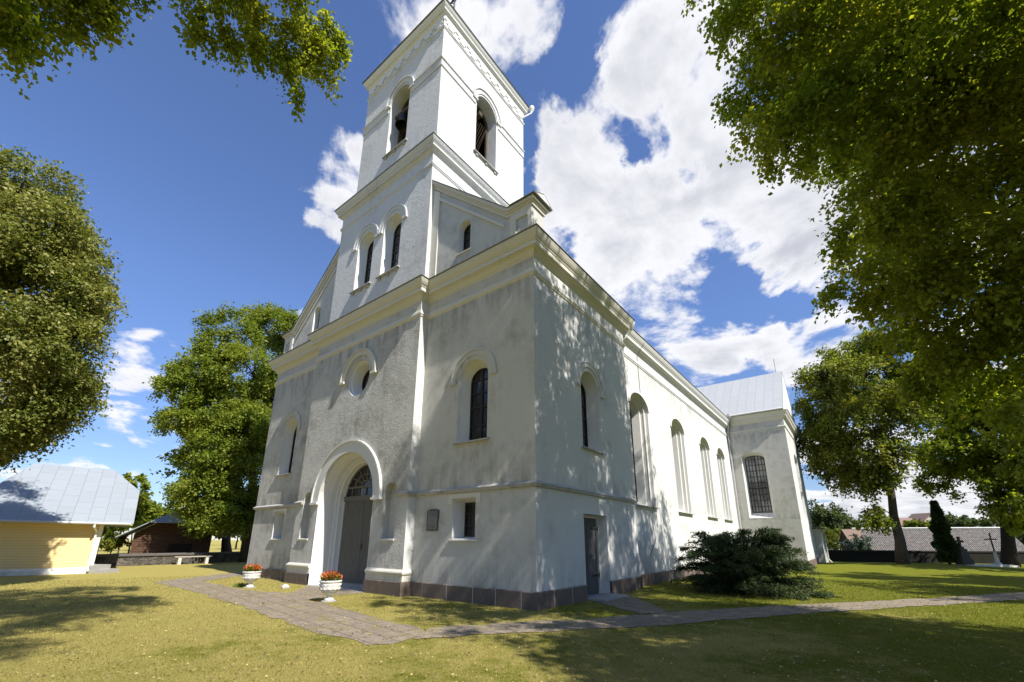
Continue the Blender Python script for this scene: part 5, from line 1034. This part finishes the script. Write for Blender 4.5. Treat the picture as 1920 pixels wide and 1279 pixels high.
mb = MB(); mb.loft([[H(-.06, -.06, -.5), H(HL+.06, -.06, -.5), H(HL+.06, HD+.06, -.5), H(-.06, HD+.06, -.5)], [H(-.06, -.06, .20), H(HL+.06, -.06, .20), H(HL+.06, HD+.06, .20), H(-.06, HD+.06, .20)], [H(-.01, -.01, .285), H(HL+.01, -.01, .285), H(HL+.01, HD+.01, .285), H(-.01, HD+.01, .285)]], True, True); mb.build('foundation', 'trim_white', hs)
for s, t in ((0, 0), (0, HD), (HL, 0)):
    mb = MB(); mb.loft([[H(s-.03, t-.03, z), H(s+.12, t-.03, z), H(s+.12, t+.12, z), H(s-.03, t+.12, z)] for z in (.29, 2.47)], True, True); mb.build('corner_board', 'trim_white', hs)
ov = .5; og = 1.16; e0 = 2.42; zr = 5.5; RD = HD/2; sl = (zr-e0)/(RD+ov)
zh = 4.27; th_ = (zh-e0)/sl-ov          # half hip starts here
def Zr(t): return e0+(t+ov)*sl if t < RD else e0+(HD+ov-t)*sl
hipr = .14
faces = []
v = [H(-og, -ov, e0), H(HL+.62, -ov, e0), H(HL+.62, th_, zh), H(HL-hipr, RD, zr), H(hipr, RD, zr), H(-og, th_, zh)]
w = [H(-og, HD+ov, e0), H(HL+.62, HD+ov, e0), H(HL+.62, HD-th_, zh), H(HL-hipr, RD, zr), H(hipr, RD, zr), H(-og, HD-th_, zh)]
mb = MB(); dn = lambda q: [(p[0], p[1], p[2]-.05) for p in q]
for q in (v, w, [v[5], v[4], w[5]], [v[2], v[3], w[2]]): mb.loft([q, dn(q)], True, True)
o = mb.build('roof', 'roof_sheet', hs); planar_uv(o, (*O_, 0), (*(NL*.76), .65), (*AL, 0))
mb = MB()
mb.loft([[H(-og+.03, -ov+.02, e0-.06), H(HL+.59, -ov+.02, e0-.06), H(HL+.59, .0, e0-.02), H(-og+.03, .0, e0-.02)], [H(-og+.03, -ov+.02, e0-.10), H(HL+.59, -ov+.02, e0-.10), H(HL+.59, .0, e0-.10), H(-og+.03, .0, e0-.10)]], True, True); mb.build('soffit', 'lap_siding', hs)
mb = MB(); mb.tube([H(-og+.1, -ov-.07, e0-.04), H(HL+.62, -ov-.07, e0-.01)], .06, 8); mb.build('gutter', 'pipe_metal', hs)
mb = MB(); mb.tube([H(.30, -ov-.07, e0-.06), H(.30, -ov-.05, e0-.2), H(.18, -.10, 2.0), H(.16, -.09, .25), H(.12, -.22, .1)], .05, 8); mb.build('downpipe', 'trim_white', hs)
# steps at its side
st = thing('concrete_steps', (*fr((at(200, 1066, 31)[:2]-CAM[:2])@FH, lat(200, (at(200, 1066, 31)[:2]-CAM[:2])@FH))[:2], 0), 'low grey concrete steps at the end of the yellow house', 'steps')
sp = np.array(st.location)[:2]; mb = MB(); mb.obox(sp, RH, 1.0, .5, -.2, .38); mb.obox(sp+RH*.75, RH, .75, .49, -.2, .18); mb.build('tread', 'concrete', st)
# field-stone wall with broad coping
pts = [(-30.4, -3.2), (-30.75, .4), (-31.0, 3.0), (-32.2, 6.5), (-35.5, 11)]
sw = thing('stone_wall', (-31, 1.5, 0), 'mossy field stone wall with a grey coping behind the bench at left', 'wall')
mb = MB(); mb.sweep([(-.22, -.3), (.22, -.3), (.19, .58), (-.19, .58)], pts); mb.build('masonry', 'fieldstone', sw)
mb = MB(); mb.sweep([(-.27, .583), (.27, .583), (.27, .67), (.05, .74), (-.05, .74), (-.27, .67)], pts); mb.build('coping', 'wall_coping', sw)
# bench
b0 = at(341, 1058, 38.2); b1 = at(386, 1056, 38.6); dv = (b1-b0)[:2]; dv /= np.linalg.norm(dv)
b0[:2] += -0.2*dv
be = thing('bench', (*((b0+b1)[:2]/2), 0), 'pale backless plank bench in front of the stone wall', 'bench')
mb = MB(); mb.obox((b0+b1)/2, dv, np.linalg.norm((b1-b0)[:2])/2+.3, .18, .46, .53); mb.build('seat', 'bench_wood', be)
for b in (b0, b1):
    mb = MB(); mb.obox(b, dv, .09, .15, -.1, .458); mb.build('leg', 'pale_stone', be)
# weathered wooden shed behind the wall
A0 = np.array([-37.41, .13]); A1 = np.array([-36.13, 4.95]); dd_ = (A1-A0)/np.linalg.norm(A1-A0); W_ = np.linalg.norm(A1-A0); nn_ = np.array([-dd_[1], dd_[0]])
if nn_[0] > 0: nn_ = -nn_
sh = thing('wooden_shed', (*((A0+A1)/2), 0), 'weathered dark plank shed with a half hipped metal roof behind the stone wall', 'shed')
def Q(s, t, z): p = A0+dd_*s+nn_*t; return (p[0], p[1], z)
mb = MB(); P = [(0, -.3), (W_, -.3), (W_, 2.0), (W_/2, 3.75), (0, 2.0)]; mb.prism(P, lambda s, z: Q(s, 0, z), lambda s, z: Q(s, 7, z)); mb.build('wall', 'old_planks', sh)
mb = MB(); zr_, ze_ = 3.95, 1.72; so_ = 1.0; hs_ = (zr_-ze_)/(W_/2+so_); zf = 2.85; sf = (zf-ze_)/hs_-so_
for m_ in (lambda s: s, lambda s: W_-s):
    q = [Q(m_(-so_), -.8, ze_), Q(m_(sf), -.8, zf), Q(m_(W_/2), .7, zr_), Q(m_(W_/2), 7.5, zr_), Q(m_(-so_), 7.5, ze_)]; mb.loft([q, [(p[0], p[1], p[2]+.07) for p in q]], True, True)
q = [Q(sf, -.8, zf), Q(W_-sf, -.8, zf), Q(W_/2, .7, zr_)]; mb.loft([q, [(p[0], p[1], p[2]+.07) for p in q]], True, True)
o = mb.build('roof', 'roof_sheet', sh); planar_uv(o, (*A0, 0), (*nn_, 0), (*(dd_*.8), .6))
mb = MB(); mb.prism([(2.2, -.2), (2.25, 1.3), (3.75, 1.3), (3.75, -.2)], lambda s, z: Q(s, -.03, z), lambda s, z: Q(s, .02, z)); mb.build('door', 'dark_inside', sh)

# ------------------------------------------------------------------ urns, flowers, stone
def urn_mesh(c):
    mb = MB(); prof = [(r*.86, z*.9) for r, z in [(.15, 0), (.15, .04), (.12, .05), (.085, .075), (.080, .12), (.085, .15), (.12, .165), (.20, .20), (.265, .26), (.305, .34), (.32, .43), (.315, .50), (.335, .515), (.35, .54), (.345, .565), (.30, .575), (.27, .56), (.25, .52), (.02, .51)]]
    mb.lathe(c, prof, 36)
    rr = random.Random(4)
    for k in range(14):                 # leaf scrolls in relief round the bowl
        a0 = 2*math.pi*k/14
        for j, (da, zz, ln, up) in enumerate(((0, .29, .13, 1), (.16, .37, .12, -1), (.02, .42, .10, 1))):
            pts = []
            for i in range(5):
                f = i/4; a = a0+da+f*ln/.3*.8; z = zz+up*.05*math.sin(f*2.4)
                r_ = np.interp(z, [.20, .26, .34, .43, .50], [.20, .265, .305, .32, .315])*.86+.004
                pts.append((c[0]+r_*math.cos(a), c[1]+r_*math.sin(a), c[2]+z*.9))
            mb.tube(pts, [.004, .012, .016, .011, .003], 6)
    return mb
U = [(-5.43, -2.30), (-10.92, -2.11)]
def make_urn(x, y, label):
    r = thing('flower_urn', (x, y, 0), label, 'urn', 'white urns flanking the church door')
    mb = MB(); mb.lathe((x, y, -.05), [(.20, 0), (.20, .07), (.17, .085)], 24); mb.build('foot_slab', 'concrete', r)
    mb = urn_mesh((x, y, .04)); mb.build('bowl', 'urn_stone', r, smooth=False)
    mb = MB(); mb.lathe((x, y, .49), [(.205, 0), (.205, .02), (.05, .04)], 20); mb.build('soil', 'soil', r)
    return r
def make_flowers(x, y, label, seed):
    r = thing('begonia_plant', (x, y, .52), label, 'flowers', 'flowers planted in the urns'); g = np.random.default_rng(seed)
    n = 620; a = g.uniform(0, 6.283, n); rad = .255*np.sqrt(g.random(n)); z = .51+(.20*np.sqrt(np.clip(1-(rad/.30)**2, 0, 1)))*g.uniform(.35, 1.05, n)
    q = np.stack([x+rad*np.cos(a), y+rad*np.sin(a), z], 1); od = np.stack([np.cos(a)*rad*2.5, np.sin(a)*rad*2.5, np.full(n, .7)], 1)
    leaf_object('leaves', q, od+g.normal(size=(n, 3))*.5, g.normal(size=(n, 3))*.5+[0, 0, 1], .06*g.uniform(.7, 1.3, n), 'flower_leaf', r, .9)
    n = 420; a = g.uniform(0, 6.283, n); rad = .275*np.sqrt(g.random(n)); z = .54+.205*np.sqrt(np.clip(1-(rad/.31)**2, 0, 1))*g.uniform(.55, 1.25, n)
    q = np.stack([x+rad*np.cos(a), y+rad*np.sin(a), z], 1); od = np.stack([np.cos(a), np.sin(a), np.full(n, .5)], 1)
    leaf_object('blossoms', q, od+g.normal(size=(n, 3))*.6, od*.6+g.normal(size=(n, 3))*.5+[0, 0, .6], .046*g.uniform(.7, 1.3, n), 'petal', r, 1.0)
    return r
make_urn(*U[0], 'white stone flower urn right in front of the church door'); make_urn(*U[1], 'white stone flower urn on the grass left of the church door')
make_flowers(*U[0], 'red and orange begonias in the urn in front of the door', 5); make_flowers(*U[1], 'red begonias in the urn left of the door', 6)
mb = MB(); rr = random.Random(9); pr = [(.02, -.03), (.13, 0), (.15, .06), (.11, .12), (.03, .15)]
mb.loft([[(-9.62+r_*(1+.25*math.sin(a*3+z*9))*math.cos(a), -1.49+r_*(1+.2*math.cos(a*2+z*7))*math.sin(a), z) for a in np.linspace(0, 6.283, 12, endpoint=False)] for r_, z in pr], True, True)
tag(mb.build('stone', 'pale_stone', smooth=False), 'single whitish stone lying on the grass edge left of the door', 'stone')
# tuft of taller grass at the left urn
g = np.random.default_rng(12)
n = 260; q = np.stack([-11.35+g.normal(size=n)*.13, -2.2+g.normal(size=n)*.10, np.zeros(n)], 1); T = np.stack([g.normal(size=n)*.4, g.normal(size=n)*.4, np.ones(n)], 1)
tf = leaf_object('grass_tuft', q, T, g.normal(size=(n, 3)), .16*g.uniform(.5, 1.2, n), 'flower_leaf', None, .12); tag(tf, 'tuft of longer green grass at the foot of the left urn', 'grass tuft')

# ------------------------------------------------------------------ grass blades, fallen leaves
g = np.random.default_rng(99)
def scatter(n, rmin, rmax, power):
    r = rmin+(rmax-rmin)*g.random(n)**power; a = YAW+math.pi/2+g.uniform(-1.02, 1.02, n)
    x = CAM[0]+r*np.cos(a); y = CAM[1]+r*np.sin(a); return x, y
def free(x, y, paths=True):
    k = ~((x > WX-.1) & (x < .1) & (y > BAYY-.12) & (y < 45) & ((y > -.1) | ((x > BX0-.1) & (x < BX1+.1)))) & ~((x > -20.4) & (x < 3.7) & (y > 26.6))
    if paths:                           # a little grass grows in the joints of the paving
        tuft = (noise3(np.stack([x, y, 0*x], 1), 3.2, 5) > .42) & (g.random(len(x)) < .35)
        for p in (PATH_A, PATH_B, PATH_C): k &= ~inside(x, y, p) | tuft
    return k
x, y = scatter(330000, 2.6, 26, 1.25); k = free(x, y); x, y = x[k], y[k]; n = len(x)
dist = np.hypot(x-CAM[0], y-CAM[1])
q = np.stack([x, y, gz(x, y)-.004], 1); T = np.stack([g.normal(size=n)*.55, g.normal(size=n)*.55, np.ones(n)], 1)
tag(leaf_object('grass', q, T, g.normal(size=(n, 3)), (.022+.0016*dist)*g.uniform(.5, 1.35, n), 'grass_blade', None, .32, .05, tri=True), kind='stuff')
x, y = scatter(17000, 2.6, 24, 1.1); k = free(x, y, False); x, y = x[k], y[k]; n = len(x)
q = np.stack([x, y, gz(x, y)+.028+g.random(n)*.008], 1); on = np.zeros(n, bool)
for p in (PATH_A, PATH_B, PATH_C): on |= inside(x, y, p)
q[on, 2] -= .008
a = g.uniform(0, 6.283, n); T = np.stack([np.cos(a), np.sin(a), g.normal(size=n)*.2], 1)
tag(leaf_object('fallen_leaves', q, T, g.normal(size=(n, 3))*.3+[0, 0, 1], .034*g.uniform(.4, 1.5, n), 'fallen_leaf', None, .7, .12), kind='stuff')
